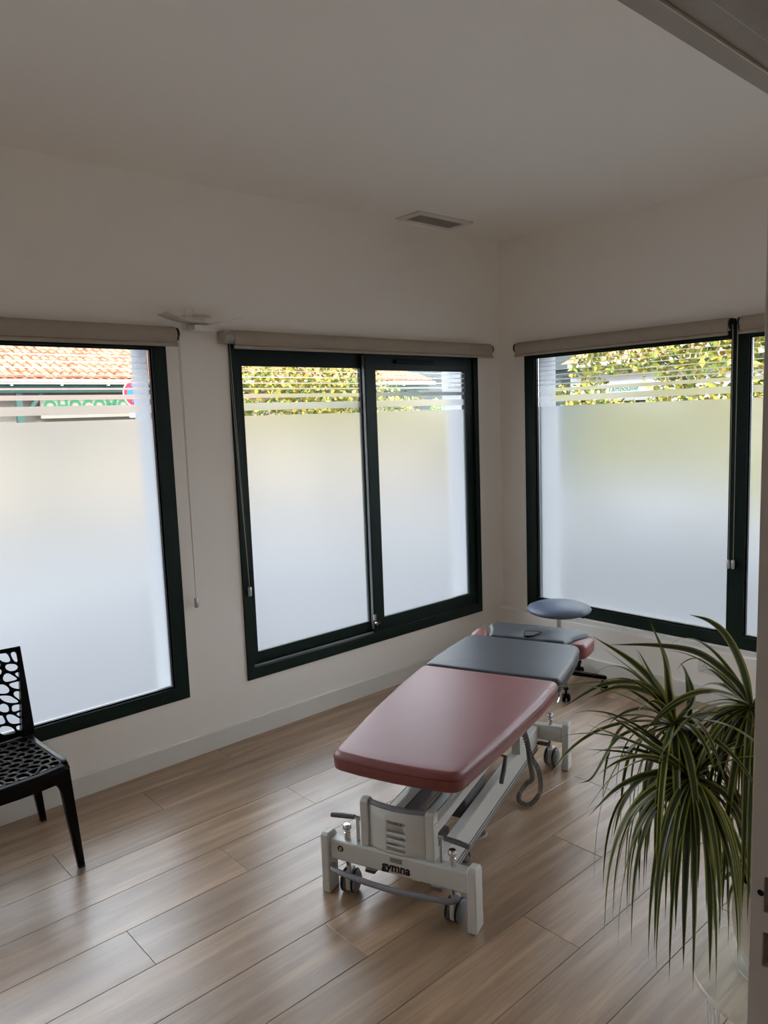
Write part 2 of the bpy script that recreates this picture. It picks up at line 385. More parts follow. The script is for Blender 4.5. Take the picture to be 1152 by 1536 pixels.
# baseboards
def baseboard(name, poly_fn, label):
    o = poly_fn(); o.name = name; return S(o, label, 'baseboard')
bm = bmesh.new(); bm_prism(bm, [(-0.0003, 0.0005), (-0.013, 0.0005), (-0.013, 0.098), (-0.009, 0.104), (-0.0003, 0.104)], 0, XL+0.002, -0.104)
S(obj('baseboard_back', bm, M_base), 'white baseboard along the wall under the two windows', 'baseboard')
bm = bmesh.new(); bm_prism(bm, [(-0.0903, 0.0005), (-0.103, 0.0005), (-0.103, 0.098), (-0.099, 0.104), (-0.0903, 0.104)], 1, YD+0.002, -0.0015)
S(obj('baseboard_right', bm, M_base), 'white baseboard under the ledge of the wide window', 'baseboard')
# door frame: jambs and head
DF = empty('door_1', (0, 0, 0)); S(DF, 'painted doorway frame with two empty latch holes in its jamb', 'door frame')
xj = -3.28
bm = bmesh.new()
holed = [(-3.172, -3.1325, 1.026, 1.078), (-3.172, -3.1325, 0.945, 0.996)]
holed_wall(bm, 0, xj, xj+0.02, -3.178, -3.113, 0.001, 2.10, holed)
bm_box(bm, xj+0.0202, xj+0.059, -3.178, -3.113, 0.001, 2.155)
bm_box(bm, xj-0.012, xj+0.059, -3.256, -3.1785, 0.001, 2.10)
obj('jamb', bm, M_door, DF, bevel=0.0015)
for a in (1.026, 0.945):
    box('latch_hole', xj+0.0185, xj+0.0200, -3.172, -3.1325, a, a+0.051, mat('bare_wood', srgb(120, 98, 78), 0.8, var=0.2, scale=40), DF)
lathe('screw_hole', [(0.0045, 0), (0.0045, 0.0006)], (0, 0, 0), M_dark, DF, 10).matrix_local = Matrix.Translation((xj-0.0004, -3.1275, 1.053)) @ Matrix.Rotation(radians(-90), 4, 'Y')
bm = bmesh.new(); bm_box(bm, DO[0]-0.055, DO[0], -3.256, -3.113, 0.001, 2.155); obj('jamb', bm, M_door, DF, bevel=0.002)
bm = bmesh.new()
bm_box(bm, DO[0]+0.0005, xj+0.0185, -3.142, -3.113, 2.1005, 2.155); bm_box(bm, DO[0]+0.0005, xj+0.0185, -3.178, -3.1425, 2.0985, 2.155); bm_box(bm, DO[0]+0.0005, xj+0.0185, -3.256, -3.1815, 2.086, 2.155)
obj('head', bm, M_door, DF, bevel=0.0015)
tube('head_edge_glint', [(DO[0]+0.002, -3.1425, 2.0985), (xj+0.018, -3.1425, 2.0985)], 0.0022, mat('edge_glint_paint', srgb(236, 230, 220), 0.35), DF, 8)  # added tube in paler paint, stands in for the arris catching light
box('catch_slot', -3.70, -3.655, -3.127, -3.114, 2.0995, 2.1004, M_dark, DF)

# ------------------------------------------------------------------ windows
STR = [(2.058, 2.053), (2.029, 2.024), (2.001, 1.996), (1.969, 1.963), (1.938, 1.930), (1.908, 1.899), (1.876, 1.854), (1.827, 1.787)]
FT = 1.758
def pane(root, axis, a0, a1, z0, z1, t, inside=-1):
    """glass pane centred on t plus frosted film on its room side; axis=1: window in the back wall"""
    def bx(n, a, b, c, d, t0, t1, m): return box(n, a, b, t0, t1, c, d, m, root) if axis == 1 else box(n, t0, t1, a, b, c, d, m, root)
    bx('glass_pane', a0, a1, z0, z1, t-0.003, t+0.003, M_glass)
    def film(n, lo, hi):
        bm = bmesh.new(); tt = t - 0.0045
        e = -0.004
        q = [(a0+e, lo), (a1-e, lo), (a1-e, hi), (a0+e, hi)]
        bm.faces.new([bm.verts.new((u, tt, z) if axis == 1 else (tt, u, z)) for u, z in q])
        obj(n, bm, M_film, root)
    film('frosted_panel', z0-0.004, FT)
    for hi, lo in STR: film('frosted_strip', lo, hi)
def ring(name, root, axis, a0, a1, z0, z1, wd, t0, t1, m=None, bevel=0.003, wds=None):
    l, r, b, t = wds or (wd, wd, wd, wd)
    bm = bmesh.new(); holed_wall(bm, axis, t0, t1, a0, a1, z0, z1, [(a0+l, a1-r, z0+b, z1-t)])
    return obj(name, bm, m or M_green, root, bevel=bevel)
# window 1 (fixed), plus an unseen window added to let in more daylight
for nm, W_, lb in (('window_1', W1, 'green-framed fixed window behind the black chair, lower part frosted'), ('added_window', W0, 'unseen green-framed window added at the far left for more daylight')):
  w1 = empty(nm, (0, 0, 0)); S(w1, lb, 'window')
  ring('frame', w1, 1, W_[0], W_[1], W_[2], W_[3], 0, -0.006, 0.06, wds=(0.075, 0.075, 0.07, 0.075))
  ring('glazing_bead', w1, 1, W_[0]+.074, W_[1]-.074, W_[2]+.069, W_[3]-.074, 0.008, 0.008, 0.03, M_black, 0.001)
  pane(w1, 1, W_[0]+.08, W_[1]-.080, W_[2]+.075, W_[3]-.08, 0.035)
# window 2 (sliding)
w2 = empty('window_2', (0, 0, 0)); S(w2, 'green-framed sliding window with two frosted sashes beside the couch', 'window')
ring('frame', w2, 1, W2[0], W2[1], W2[2], W2[3], 0, -0.010, 0.09, wds=(0.045, 0.045, 0.062, 0.05))
s1 = (-2.157, -1.19, 0.380, 2.119); s2 = (-1.262, -0.2892, 0.380, 2.119)
ring('sash', w2, 1, *s1, 0, 0.042, 0.075, wds=(0.06, 0.075, 0.068, 0.095))
pane(w2, 1, s1[0]+.055, s1[1]-.07, s1[2]+.062, s1[3]-.09, 0.06)
ring('sash', w2, 1, *s2, 0, 0.004, 0.038, wds=(0.085, 0.070, 0.085, 0.108))
pane(w2, 1, s2[0]+.08, s2[1]-.065, s2[2]+.08, s2[3]-.103, 0.024)
box('track', s1[0]+0.002, -1.263, 0.016, 0.022, 0.3795, 0.387, M_alu, w2)
box('stile_edge', -1.2645, -1.2625, 0.010, 0.030, 0.40, 2.10, M_grey, w2)
box('trickle_vent', -1.02, -0.68, -0.010, 0.0035, 2.052, 2.078, M_black, w2, 0.003)
bm = bmesh.new(); bm_box(bm, -1.272, -1.256, -0.006, 0.003, 0.455, 0.50); bm_box(bm, -1.262, -1.250, -0.016, 0.003, 0.43, 0.452); bm_box(bm, -1.272, -1.238, -0.012, 0.003, 0.438, 0.446); bm_tube(bm, [(-1.243, -0.02, 0.442), (-1.243, 0.003, 0.442)], 0.007, 8)
obj('sash_lock', bm, M_chrome, w2)
bm = bmesh.new(); bm_box(bm, -2.142, -2.122, 0.034, 0.0415, 0.80, 0.92); bm_tube(bm, [(-2.132, 0.02, 0.86), (-2.132, 0.035, 0.86)], 0.006, 8)
obj('finger_pull', bm, M_black, w2, bevel=0.002)
# window 3 (wide, mullioned)
w3 = empty('window_3', (0, 0, 0)); S(w3, 'wide green-framed window with a mullion behind the stool and plant', 'window')
bm = bmesh.new(); holed_wall(bm, 0, -0.006, 0.06, W3[0], W3[1], W3[2], W3[3], [(-1.643, W3[1]-.085, W3[2]+.075, W3[3]-.075), (W3[0]+.08, -1.738, W3[2]+.075, W3[3]-.075)])
obj('frame', bm, M_green, w3, bevel=0.003)
for a, b in ((-1.6435, W3[1]-.0845), (W3[0]+.0795, -1.7375)):
    ring('glazing_bead', w3, 0, a, b, W3[2]+.0745, W3[3]-.0745, 0.008, 0.008, 0.03, M_black, 0.001)
    pane(w3, 0, a+.006, b-.006, W3[2]+.08, W3[3]-.08, 0.035)

# ------------------------------------------------------------------ roller blinds
def blind(axis, a0, a1, chain_a, chain_end, z_end, label, flip=False, bigcap=False, tag_at=None):
    root = empty('roller_blind', (0, 0, 0)); tag(root, label, 'roller blind', 'rolled-up beige roller blinds')
    P = (lambda a, t, z: (a, t, z)) if axis == 1 else (lambda a, t, z: (t, a, z))
    tc, zc, r = -0.052, 2.160, 0.036
    # roll of fabric with its hanging tail, one profile swept along the blind
    prof = []
    for i in range(19):
        an = radians(150 - i*15); prof.append((tc - r*cos(an) if False else tc + r*cos(an), zc + r*sin(an)))
    # tail falls from the room side of the roll
    prof = [(tc + r*cos(radians(x)), zc + r*sin(radians(x))) for x in range(-100, 181, 14)] + [(tc - r, zc), (tc - r + 0.002, zc - 0.035), (tc - r + 0.006, 2.118), (tc - r + 0.010, 2.118), (tc - r + 0.010, zc - 0.034)]
    bm = bmesh.new()
    A = [bm.verts.new(P(a0, *q)) for q in prof]; B = [bm.verts.new(P(a1, *q)) for q in prof]
    n = len(prof); bm.faces.new(A[::-1]); bm.faces.new(B)
    for i in range(n): bm.faces.new((A[i], A[(i+1)%n], B[(i+1)%n], B[i]))
    obj('fabric', bm, M_blind, root, smooth=True, ang=50)
    bm = bmesh.new(); bm_tube(bm, [P(a0-0.004, tc-r+0.008, 2.108), P(a1+0.004, tc-r+0.008, 2.108)], 0.0095, 12)
    bb = obj('bottom_bar', bm, M_blind, root, smooth=True)
    t0 = tag_at if tag_at is not None else a0+0.03
    bm = bmesh.new(); bm_tube(bm, [P(t0, tc-r+0.0005, 2.110), P(t0+0.075, tc-r+0.0005, 2.110)], 0.005, 8); obj('maker_tag', bm, M_blindp, bb, smooth=True)
    for a, s in ((a0, -1), (a1, 1)):
        wd = 0.048 if (bigcap and s == -1) else 0.012
        bm = bmesh.new()
        pr = [(0.0-0.0008, zc+0.03), (tc, zc+0.032)] + [(tc - 0.032*sin(radians(x)), zc + 0.032*cos(radians(x))) for x in range(20, 180, 20)] + [(tc, zc-0.032), (-0.0008, zc-0.03)]
        u0, u1 = (a-0.006-wd, a-0.006) if s < 0 else (a+0.006, a+0.006+wd)
        A = [bm.verts.new(P(u0, *q)) for q in pr]; B = [bm.verts.new(P(u1, *q)) for q in pr]; n = len(pr)
        bm.faces.new(A[::-1]); bm.faces.new(B)
        for i in range(n): bm.faces.new((A[i], A[(i+1)%n], B[(i+1)%n], B[i]))
        obj('bracket', bm, M_blindp if wd > .02 else M_rub, root, bevel=0.002)
        bm = bmesh.new(); bm_tube(bm, [P(a-s*0.001, tc, zc), P(a+s*0.0055, tc, zc)], 0.03, 20); obj('end_plug', bm, M_blindp, root, smooth=True)
    # bead chain: two strands and a weight, beads as small spheres joined
    bm = bmesh.new()
    prev = None
    e = chain_end
    for sgn in (-1, 1):
        N = 150
        for i in range(N+1):
            f = i/N
            a = chain_a + sgn*0.010*(1-f)**0.7 + (e-chain_a)*f
            z = 2.150 + (z_end+0.045-2.150)*f; t = tc + (-0.035 if sgn < 0 else 0.02)*(1-f)**0.8 + (0.028)*f
            c = Vector(P(a, t, z)); rr = 0.0026
            v = [bm.verts.new(c + Vector(d)*rr) for d in ((1,0,0),(-1,0,0),(0,1,0),(0,-1,0),(0,0,1),(0,0,-1))]
            for q in ((0,2,4),(2,1,4),(1,3,4),(3,0,4),(2,0,5),(1,2,5),(3,1,5),(0,3,5)): bm.faces.new([v[n] for n in q])
        bm_tube(bm, [P(chain_a + sgn*0.010*(1-f)**0.7 + (e-chain_a)*f, tc + (-0.035 if sgn < 0 else 0.02)*(1-f)**0.8 + 0.028*f, 2.150+(z_end+0.045-2.150)*f) for f in [i/24 for i in range(25)]], 0.0011, 6)
    ch = obj('chain', bm, M_blindp if not flip else M_alu, root)
    bm = bmesh.new(); cx = Vector(P(e, tc+0.028, z_end))
    for dz, rr in (): pass
    bm_tube(bm, [cx+Vector((0,0,0)), cx+Vector((0,0,0.004)), cx+Vector((0,0,0.046)), cx+Vector((0,0,0.05))], [0.008, 0.0105, 0.0105, 0.008], 12)
    obj('chain_weight', bm, M_alu, ch, smooth=True)
    return root
blind(1, -4.55, -2.528, -2.508, -2.490, 0.79, 'beige roller blind rolled up over the window behind the chair', tag_at=-2.62)
blind(1, -2.205, -0.175, -2.232, -2.170, 0.79, 'beige roller blind rolled up over the sliding window', bigcap=True)
blind(0, -1.648, -0.205, -1.672, -1.658, 0.80, 'long beige roller blind rolled up over the window behind the stool', tag_at=-1.64)
blind(0, -3.05, -1.718, -1.698, -1.684, 0.80, 'beige roller blind rolled up next to the mullion beyond the plant', tag_at=-1.81)

# ------------------------------------------------------------------ wall lamp
LX = -2.40
lp = empty('wall_lamp', (LX, 0, 2.20)); tag(lp, 'white wall lamp with a curved metal shade between two roller blinds', 'wall lamp')
box('backplate', -0.055, 0.055, -0.045, -0.0005, -0.012, 0.058, M_lamp, lp, 0.003)
bm = bmesh.new(); n = 24; sh = []
for i in range(n+1):
    f = i/n*2-1; x = 0.205*f; z = 0.012 + 0.036*f*f
    sh.append((x, z))
vv = []
for x, z in sh:
    ww = 0.055
    vv.append([bm.verts.new((x, y, z+dz)) for y, dz in ((-0.16, 0), (-0.048, 0), (-0.048, 0.003), (-0.16, 0.003))])
for a, b in zip(vv, vv[1:]):
    for k2 in range(4): bm.faces.new((a[k2], a[(k2+1)%4], b[(k2+1)%4], b[k2]))
bm.faces.new(vv[0][::-1]); bm.faces.new(vv[-1])
obj('shade', bm, M_lamp, lp, smooth=True)
box('lower_box', -0.05, 0.058, -0.12, -0.05, -0.022, 0.004, M_lamp, lp, 0.003)
tube('bulb', [(-0.045, -0.10, 0.048), (-0.02, -0.10, 0.052), (0.02, -0.10, 0.052), (0.05, -0.10, 0.046)], [0.004, 0.007, 0.007, 0.004], M_chrome, lp)
tube('wire_loop', [(-0.015+0.026*cos(a), -0.012, 0.075+0.026*sin(a)) for a in [i*2*pi/20 for i in range(20)]], 0.0016, M_white, lp, 6, closed=True)

# ------------------------------------------------------------------ ceiling vent
vt = empty('ceiling_vent', (-0.805, -0.175, H)); tag(vt, 'rectangular white air vent grille set in the ceiling', 'air vent')
bm = bmesh.new(); holed_wall(bm, 1, -0.1, 0.1, -0.232, 0.232, -0.012, -0.0005, [(-0.19, 0.19, -1, 1)])
bm.free(); bm = bmesh.new()
for (a, b, c, d_) in ((-0.232, 0.232, -0.098, -0.062), (-0.232, 0.232, 0.062, 0.098), (-0.232, -0.19, -0.062, 0.062), (0.19, 0.232, -0.062, 0.062)): bm_box(bm, a, b, c, d_, -0.010, -0.0005)
obj('frame', bm, M_vent, vt)
box('duct', -0.19, 0.19, -0.062, 0.062, -0.0012, -0.0006, mat('duct_grey', srgb(96, 92, 86), 0.8), vt)
for i in range(7): box('slat', -0.19, 0.19, -0.054+i*0.018-0.002, -0.054+i*0.018+0.002, -0.010, -0.002, M_ventd, vt)
for i in range(21): box('slat', -0.18+i*0.018-0.0015, -0.18+i*0.018+0.0015, -0.062, 0.062, -0.0085, -0.002, M_ventd, vt)
box('shadow_gap', -0.24, 0.24, -0.104, 0.104, -0.0005, 0.0003, M_ventd, vt)

# ------------------------------------------------------------------ socket
sk = empty('wall_socket', (-0.09, -1.565, 0.222)); tag(sk, 'white round power socket on the ledge wall behind the plant', 'socket')
box('plate', -0.009, -0.0003, -0.078, 0.042, -0.042, 0.042, M_white, sk, 0.004)
bm = bmesh.new(); bm_lathe(bm, [(0.0, 0.0), (0.0185, 0.0), (0.0205, 0.002), (0.0215, 0.004), (0.0, 0.004)], seg=24, cap=False)
o = obj('socket_face', bm, M_white, sk, smooth=True); o.rotation_euler = (0, radians(-90), 0); o.location = (-0.0088, 0.0, 0)
for y, z in ((-0.008, -0.003), (0.008, -0.003), (0, 0.009)):
    bm = bmesh.new(); bm_lathe(bm, [(0.0028, 0), (0.0028, 0.0006)], seg=8); o = obj('pin_hole', bm, M_dark, sk); o.rotation_euler = (0, radians(-90), 0); o.location = (-0.0128, y, z)
box('blank_cover', -0.0105, -0.0088, -0.070, -0.034, -0.03, 0.03, M_white, sk, 0.001)

# ------------------------------------------------------------------ treatment couch
CO = empty('treatment_couch', (-2.6655, -1.6729, 0), radians(21.0))
tag(CO, 'height-adjustable treatment couch with rose and dark slate vinyl pads on white frame', 'treatment couch')
def round_poly(pts, rad, seg=6):
    out = []; n = len(pts)
    for i in range(n):
        p = Vector(pts[i]).to_2d(); a = Vector(pts[i-1]).to_2d(); b = Vector(pts[(i+1) % n]).to_2d()
        r = rad[i] if isinstance(rad, (list, tuple)) else rad
        if r <= 0: out.append(p); continue
        d1 = (a-p).normalized(); d2 = (b-p).normalized(); h = math.acos(max(-1, min(1, d1.dot(d2))))/2
        t = min(r/math.tan(h), (a-p).length*0.48, (b-p).length*0.48)
        p1 = p+d1*t; p2 = p+d2*t
        for k2 in range(seg+1):
            f = k2/seg; out.append((1-f)**2*p1 + 2*f*(1-f)*p + f*f*p2)
    return out
def resample(poly, step):
    out = []
    for a, b in zip(poly, poly[1:]+poly[:1]):
        L_ = (b-a).length; n = max(1, int(L_/step))
        for i in range(n): out.append(a + (b-a)*i/n)
    return out
def inset_poly(poly, d):
    n = len(poly); out = []
    for i in range(n):
        t = (poly[(i+1) % n] - poly[i-1]).normalized(); out.append(poly[i] + Vector((-t.y, t.x))*d)
    return out
def pad(name, outline, rad, z0, z1, m, ms, parent, edge=0.016, crown=0.004, zfun=None, seam=True, dip=None):
    poly = resample(round_poly(outline, rad), 0.035)
    area = sum(a.x*b.y-b.x*a.y for a, b in zip(poly, poly[1:]+poly[:1]))
    if area < 0: poly.reverse()
    c = sum(poly, Vector((0, 0)))/len(poly)
    rings = []
    zf = zfun or (lambda q: 0.0)
    def R_(pl, z, cr=0.0): rings.append([(q.x, q.y, z + zf(q) + (dip(q) if dip and z >= z1-1e-6 else 0)) for q in pl])
    R_(inset_poly(poly, 0.010), z0); R_(inset_poly(poly, 0.002), z0+0.006)
    R_(poly, z0+0.02); R_(poly, z1-edge-0.004)
    for f in (15, 35, 55, 75, 90):
        a = radians(f); R_(inset_poly(poly, edge*(1-cos(a))), z1-edge+edge*sin(a))
    base = inset_poly(poly, edge)
    for s in (0.93, 0.85, 0.76, 0.66, 0.55, 0.44, 0.33, 0.22, 0.11):
        R_([c + (q-c)*s for q in base], z1 + crown*(1-s**2))
    bm = bmesh.new(); vr = [[bm.verts.new(v) for v in r] for r in rings]; n = len(poly)
    for a, b in zip(vr, vr[1:]):
        for i in range(n): bm.faces.new((a[i], a[(i+1) % n], b[(i+1) % n], b[i]))
    bm.faces.new(vr[0][::-1]); cv = bm.verts.new((c.x, c.y, z1+crown+zf(c)+(dip(c) if dip else 0)))
    for i in range(n): bm.faces.new((vr[-1][i], vr[-1][(i+1) % n], cv))
    o = obj(name, bm, m, parent, smooth=True, ang=70)
    if seam:
        bm = bmesh.new(); bm_tube(bm, [(q.x, q.y, z1-edge-0.001+zf(q)) for q in inset_poly(poly, -0.0006)], 0.0021, 6, closed=True)
        obj('piping', bm, ms, o, smooth=True)
    return o
pad('leg_pad', [(0.010, 0.245), (-0.004, 0.12), (-0.008, 0), (-0.004, -0.12), (0.010, -0.245), (0.40, -0.292), (0.75, -0.322), (1.012, -0.330), (1.012, 0.330), (0.75, 0.322), (0.40, 0.292)],
    [0.055, 0, 0, 0, 0.055, 0.3, 0.3, 0.04, 0.04, 0.3, 0.3], 0.478, 0.548, M_pink, M_pinks, CO, edge=0.024)
pad('torso_pad', [(1.022, 0.328), (1.022, -0.328), (1.30, -0.322), (1.565, -0.300), (1.565, 0.300), (1.30, 0.322)], [0.035, 0.035, 0.3, 0.07, 0.07, 0.3], 0.478, 0.546, M_navy, M_navys, CO, edge=0.018)
def nose(q):
    x = (q.x-1.665)/0.075; y = (q.y+0.02)/0.065
    return -0.014*math.exp(-(x*x*0.9+y*y*0.9))
pad('head_pad', [(1.573, 0.195), (1.573, -0.215), (1.66, -0.235), (1.775, -0.300), (1.84, -0.270), (1.85, 0.0), (1.84, 0.250), (1.775, 0.262), (1.66, 0.215)], [0.03, 0.03, 0.05, 0.05, 0.05, 0, 0.05, 0.05, 0.05], 0.478, 0.549, M_navy, M_navys, CO, edge=0.022, dip=nose)
# breathing slot: shaded gap around the insert put in as a dark tube
bm = bmesh.new()
hp = round_poly([(1.606, 0.010), (1.712, 0.038), (1.728, -0.066), (1.640, -0.034)], 0.022)
bm_prism(bm, [(q.x, q.y) for q in hp], 2, 0.4995, 0.5478); obj('face_insert', bm, M_navy, CO, smooth=True, bevel=0.005)
bm = bmesh.new(); bm_tube(bm, [(q.x, q.y, 0.5455) for q in inset_poly(hp, -0.003)], 0.0042, 6, closed=True); obj('slot_shade', bm, M_dark, CO, smooth=True)
for s in (1, -1):
    o = [(1.575, 0.205), (1.575, 0.300), (1.64, 0.314), (1.70, 0.312), (1.768, 0.278), (1.66, 0.226)] if s > 0 else [(1.575, -0.225), (1.575, -0.318), (1.66, -0.326), (1.752, -0.330), (1.768, -0.308), (1.66, -0.246)]
    pad('arm_pad', o, [0.02, 0.05, 0.05, 0.02, 0.01, 0.05], 0.462, 0.538, M_pink, M_pinks, CO, edge=0.02, seam=False)
# steel frame under the pads
for s in (1, -1):
    box('pad_rail', 0.16, 1.80, s*0.205-0.018, s*0.205+0.018, 0.435, 0.477, M_frame, CO, 0.003)
for u in (0.22, 0.62, 0.99, 1.10, 1.52, 1.74): box('pad_crossbar', u-0.015, u+0.015, -0.186, 0.186, 0.44, 0.4765, M_frame, CO, 0.002)
# end plates
def end_plate(u0, dr, name_front):
    """dr=1: plate whose outer face looks toward -u"""
    f = lambda u: u0 + dr*u
    lo_hi = lambda a, b: (min(f(a), f(b)), max(f(a), f(b)))
    for s in (1, -1):
        a, b = lo_hi(0.0, 0.068)
        bm = bmesh.new()
        pr = [(a, 0.001), (b, 0.001), (b, 0.206), (b-0.012*dr if dr > 0 else b, 0.224), (a+0.012 if dr > 0 else a+0.012, 0.231), (a, 0.222)] if dr > 0 else [(a, 0.001), (b, 0.001), (b, 0.222), (b-0.012, 0.231), (a+0.012, 0.224), (a, 0.206)]
        bm_prism(bm, pr, 1, s*0.300 if s < 0 else 0.268, -0.268 if s < 0 else 0.300)
        o = obj('end_post', bm, M_frame, CO, bevel=0.005)
        a2, b2 = lo_hi(-0.0008, 0.0688)
        box('foot_cap', a2, b2, (0.2672 if s > 0 else -0.3008), (0.3008 if s > 0 else -0.2672), 0.0005, 0.045, M_frame, o, 0.004)
    a, b = lo_hi(0.012, 0.058)
    box('cross_beam', a, b, -0.2675, 0.2675, 0.132, 0.207, M_frame, CO, 0.006)
    for s in (1, -1):
        cx = f(0.036); v = s*0.205
        kn = lathe('caster_knob', [(0.0, 0.060), (0.012, 0.058), (0.0165, 0.050), (0.0165, 0.043), (0.010, 0.037), (0.009, 0.030), (0.0115, 0.028), (0.0125, 0.0), (0.0, 0.0)], (cx, v, 0.207), M_chrome, CO, 20)
        tube('caster_stem', [(cx, v, 0.132), (cx, v, 0.09)], 0.009, M_chrome, CO, 12)
        ca = empty('caster', (cx, v, 0)); ca.parent = CO; ca.rotation_euler = (0, 0, radians(6*s))
        for t in (1, -1):
            bm = bmesh.new(); bm_lathe(bm, [(0.0, -0.010), (0.026, -0.010), (0.033, -0.007), (0.040, -0.005), (0.0405, 0.004), (0.036, 0.009), (0.024, 0.011), (0.0, 0.011)], seg=28)
            wl_ = obj('caster_wheel', bm, M_grey, ca, smooth=True); wl_.location = (0.012, t*0.020, 0.041); wl_.rotation_euler = (radians(-90*t), 0, 0)
            bm = bmesh.new(); bm_tube(bm, [(0.0385*cos(q), 0.0385*sin(q), 0) for q in [i*2*pi/28 for i in range(28)]], 0.0045, 8, closed=True)
            ty = obj('caster_tyre', bm, M_rub, ca, smooth=True); ty.location = (0.012, t*0.019, 0.0435); ty.rotation_euler = (radians(90), 0, 0)
        box('caster_body', -0.018, 0.040, -0.011, 0.011, 0.014, 0.088, M_frame, ca, 0.008)
end_plate(0.0, 1, True); end_plate(1.352, -1, False)
# curved bumper bar below the near beam
tube('bumper_bar', [(0.028, 0.262, 0.100), (0.006, 0.255, 0.100)] + [(-0.002 - 0.022*sin(pi*i/12), 0.25-0.46*i/12, 0.099) for i in range(13)] + [(0.012, -0.222, 0.1), (0.03, -0.222, 0.1)], 0.0105, M_grey, CO, 12)
tube('bumper_bar', [(1.30, 0.21, 0.112), (1.30, 0, 0.112), (1.30, -0.21, 0.112)], 0.0105, M_grey, CO, 12)
# head of the near end: posts, curved panel, rod
for s in (1, -1):
    bm = bmesh.new(); pr = [(0.024, 0.2075), (0.066, 0.2075), (0.066, 0.372), (0.056, 0.382), (0.034, 0.382), (0.024, 0.374)]
    bm_prism(bm, pr, 1, 0.111 if s > 0 else -0.143, 0.143 if s > 0 else -0.111); po = obj('panel_post', bm, M_frame, CO, bevel=0.004)
    bm = bmesh.new(); bm_lathe(bm, [(0.0, 0.003), (0.006, 0.002), (0.0075, 0), (0.0, 0)], seg=14, cap=False); o = obj('bolt', bm, M_chrome, po, smooth=True); o.location = (0.046, s*0.1432, 0.335); o.rotation_euler = (radians(-90*s), 0, 0)
bul = lambda v: 0.032 - 0.017*(1-(v/0.11)**2)
slots = [(0.286, 0.297), (0.262, 0.273), (0.239, 0.248), (0.218, 0.229)]
bm = bmesh.new()
vs_ = sorted({-0.11+0.22*i/22 for i in range(23)} | {0.034, -0.038}); zs_ = sorted({0.2085, 0.366, *[z for s in slots for z in s]})
cache = {}
def PV(v, z, t):
    kk = (round(v, 5), round(z, 5), t)
    if kk not in cache:
        zz = z
        cache[kk] = bm.verts.new((bul(v)+t, v, zz))
    return cache[kk]
inh = lambda v, z: -0.038 < v < 0.034 and any(a < z < b for a, b in slots)
for i in range(len(vs_)-1):
    for j in range(len(zs_)-1):
        vm, zm = (vs_[i]+vs_[i+1])/2, (zs_[j]+zs_[j+1])/2
        if inh(vm, zm): continue
        q = [(vs_[i], zs_[j]), (vs_[i+1], zs_[j]), (vs_[i+1], zs_[j+1]), (vs_[i], zs_[j+1])]
        bm.faces.new([PV(a, b, 0.0) for a, b in q])
o = obj('name_panel', bm, M_frame, CO, smooth=True); md = o.modifiers.new('solid', 'SOLIDIFY'); md.thickness = 0.004; md.offset = -1
tube('panel_rod', [(bul(v)+0.014, v, 0.368) for v in [0.112-0.224*i/14 for i in range(15)]], 0.011, M_grey, CO, 12)
text_mesh('name_print', 'TRIOFLEX', 0.0140, M_ink, CO, lambda x, y, z: (bul(-x)-0.0012-z, -x-0.004, 0.3240+y), space=1.2)
text_mesh('maker_print', 'gymna', 0.043, M_ink, CO, lambda x, y, z: (0.0112-z, -x, 0.160+y), offset=0.0012, shear=0.08)
box('maker_underline', 0.0108, 0.0118, -0.052, 0.020, 0.1435, 0.146, M_red, CO)
box('rating_label', 0.0108, 0.0118, -0.025, 0.022, 0.179, 0.196, M_label, CO)
bm = bmesh.new(); bm_lathe(bm, [(0.0115, 0), (0.0115, 0.001)], seg=20); lg = obj('round_sticker', bm, M_ink, CO); lg.rotation_euler = (0, radians(-90), 0); lg.location = (0.0115, 0.222, 0.180)
bm = bmesh.new(); bm_box(bm, 0.0098, 0.0102, 0.2165, 0.2275, 0.1735, 0.1765); bm_box(bm, 0.0098, 0.0102, 0.2175, 0.2205, 0.178, 0.187); bm_box(bm, 0.0098, 0.0102, 0.223, 0.226, 0.178, 0.185); obj('sticker_mark', bm, M_white, CO)
# foot pedals: upright flat bars with rubber covered arms
for s in (1, -1):
    pv = s*0.163
    bm = bmesh.new(); bm_box(bm, 0.036, 0.050, pv-0.004, pv+0.004, 0.205, 0.293); pd = obj('pedal_bar', bm, M_alu, CO, bevel=0.001)
    tube('pedal_arm', [(0.043, pv-s*0.012, 0.293), (0.043, pv, 0.296), (0.043, pv+s*0.040, 0.294)], 0.006, M_chrome, pd, 10)
    tube('pedal_grip', [(0.043, pv+s*0.012, 0.296), (0.040, pv+s*0.06, 0.293), (0.034, pv+s*0.105, 0.290)], [0.0085, 0.0095, 0.0085], M_dgrey, pd, 12)
# base side rails
for s in (1, -1):
    a, b = (0.110, 0.150) if s > 0 else (-0.150, -0.110)
    rl = box('side_rail', 0.0585, 1.2935, a, b, 0.092, 0.200, M_frame, CO, 0.005)
    vo = s*0.1503
    box('rail_groove', 0.07, 1.28, min(vo, vo+s*0.0006), max(vo, vo+s*0.0006), 0.104, 0.112, M_dgrey, rl)
    box('rail_skirt', 0.06, 1.29, min(s*0.1505, s*0.112), max(s*0.1505, s*0.112), 0.080, 0.0915, M_grey, rl)
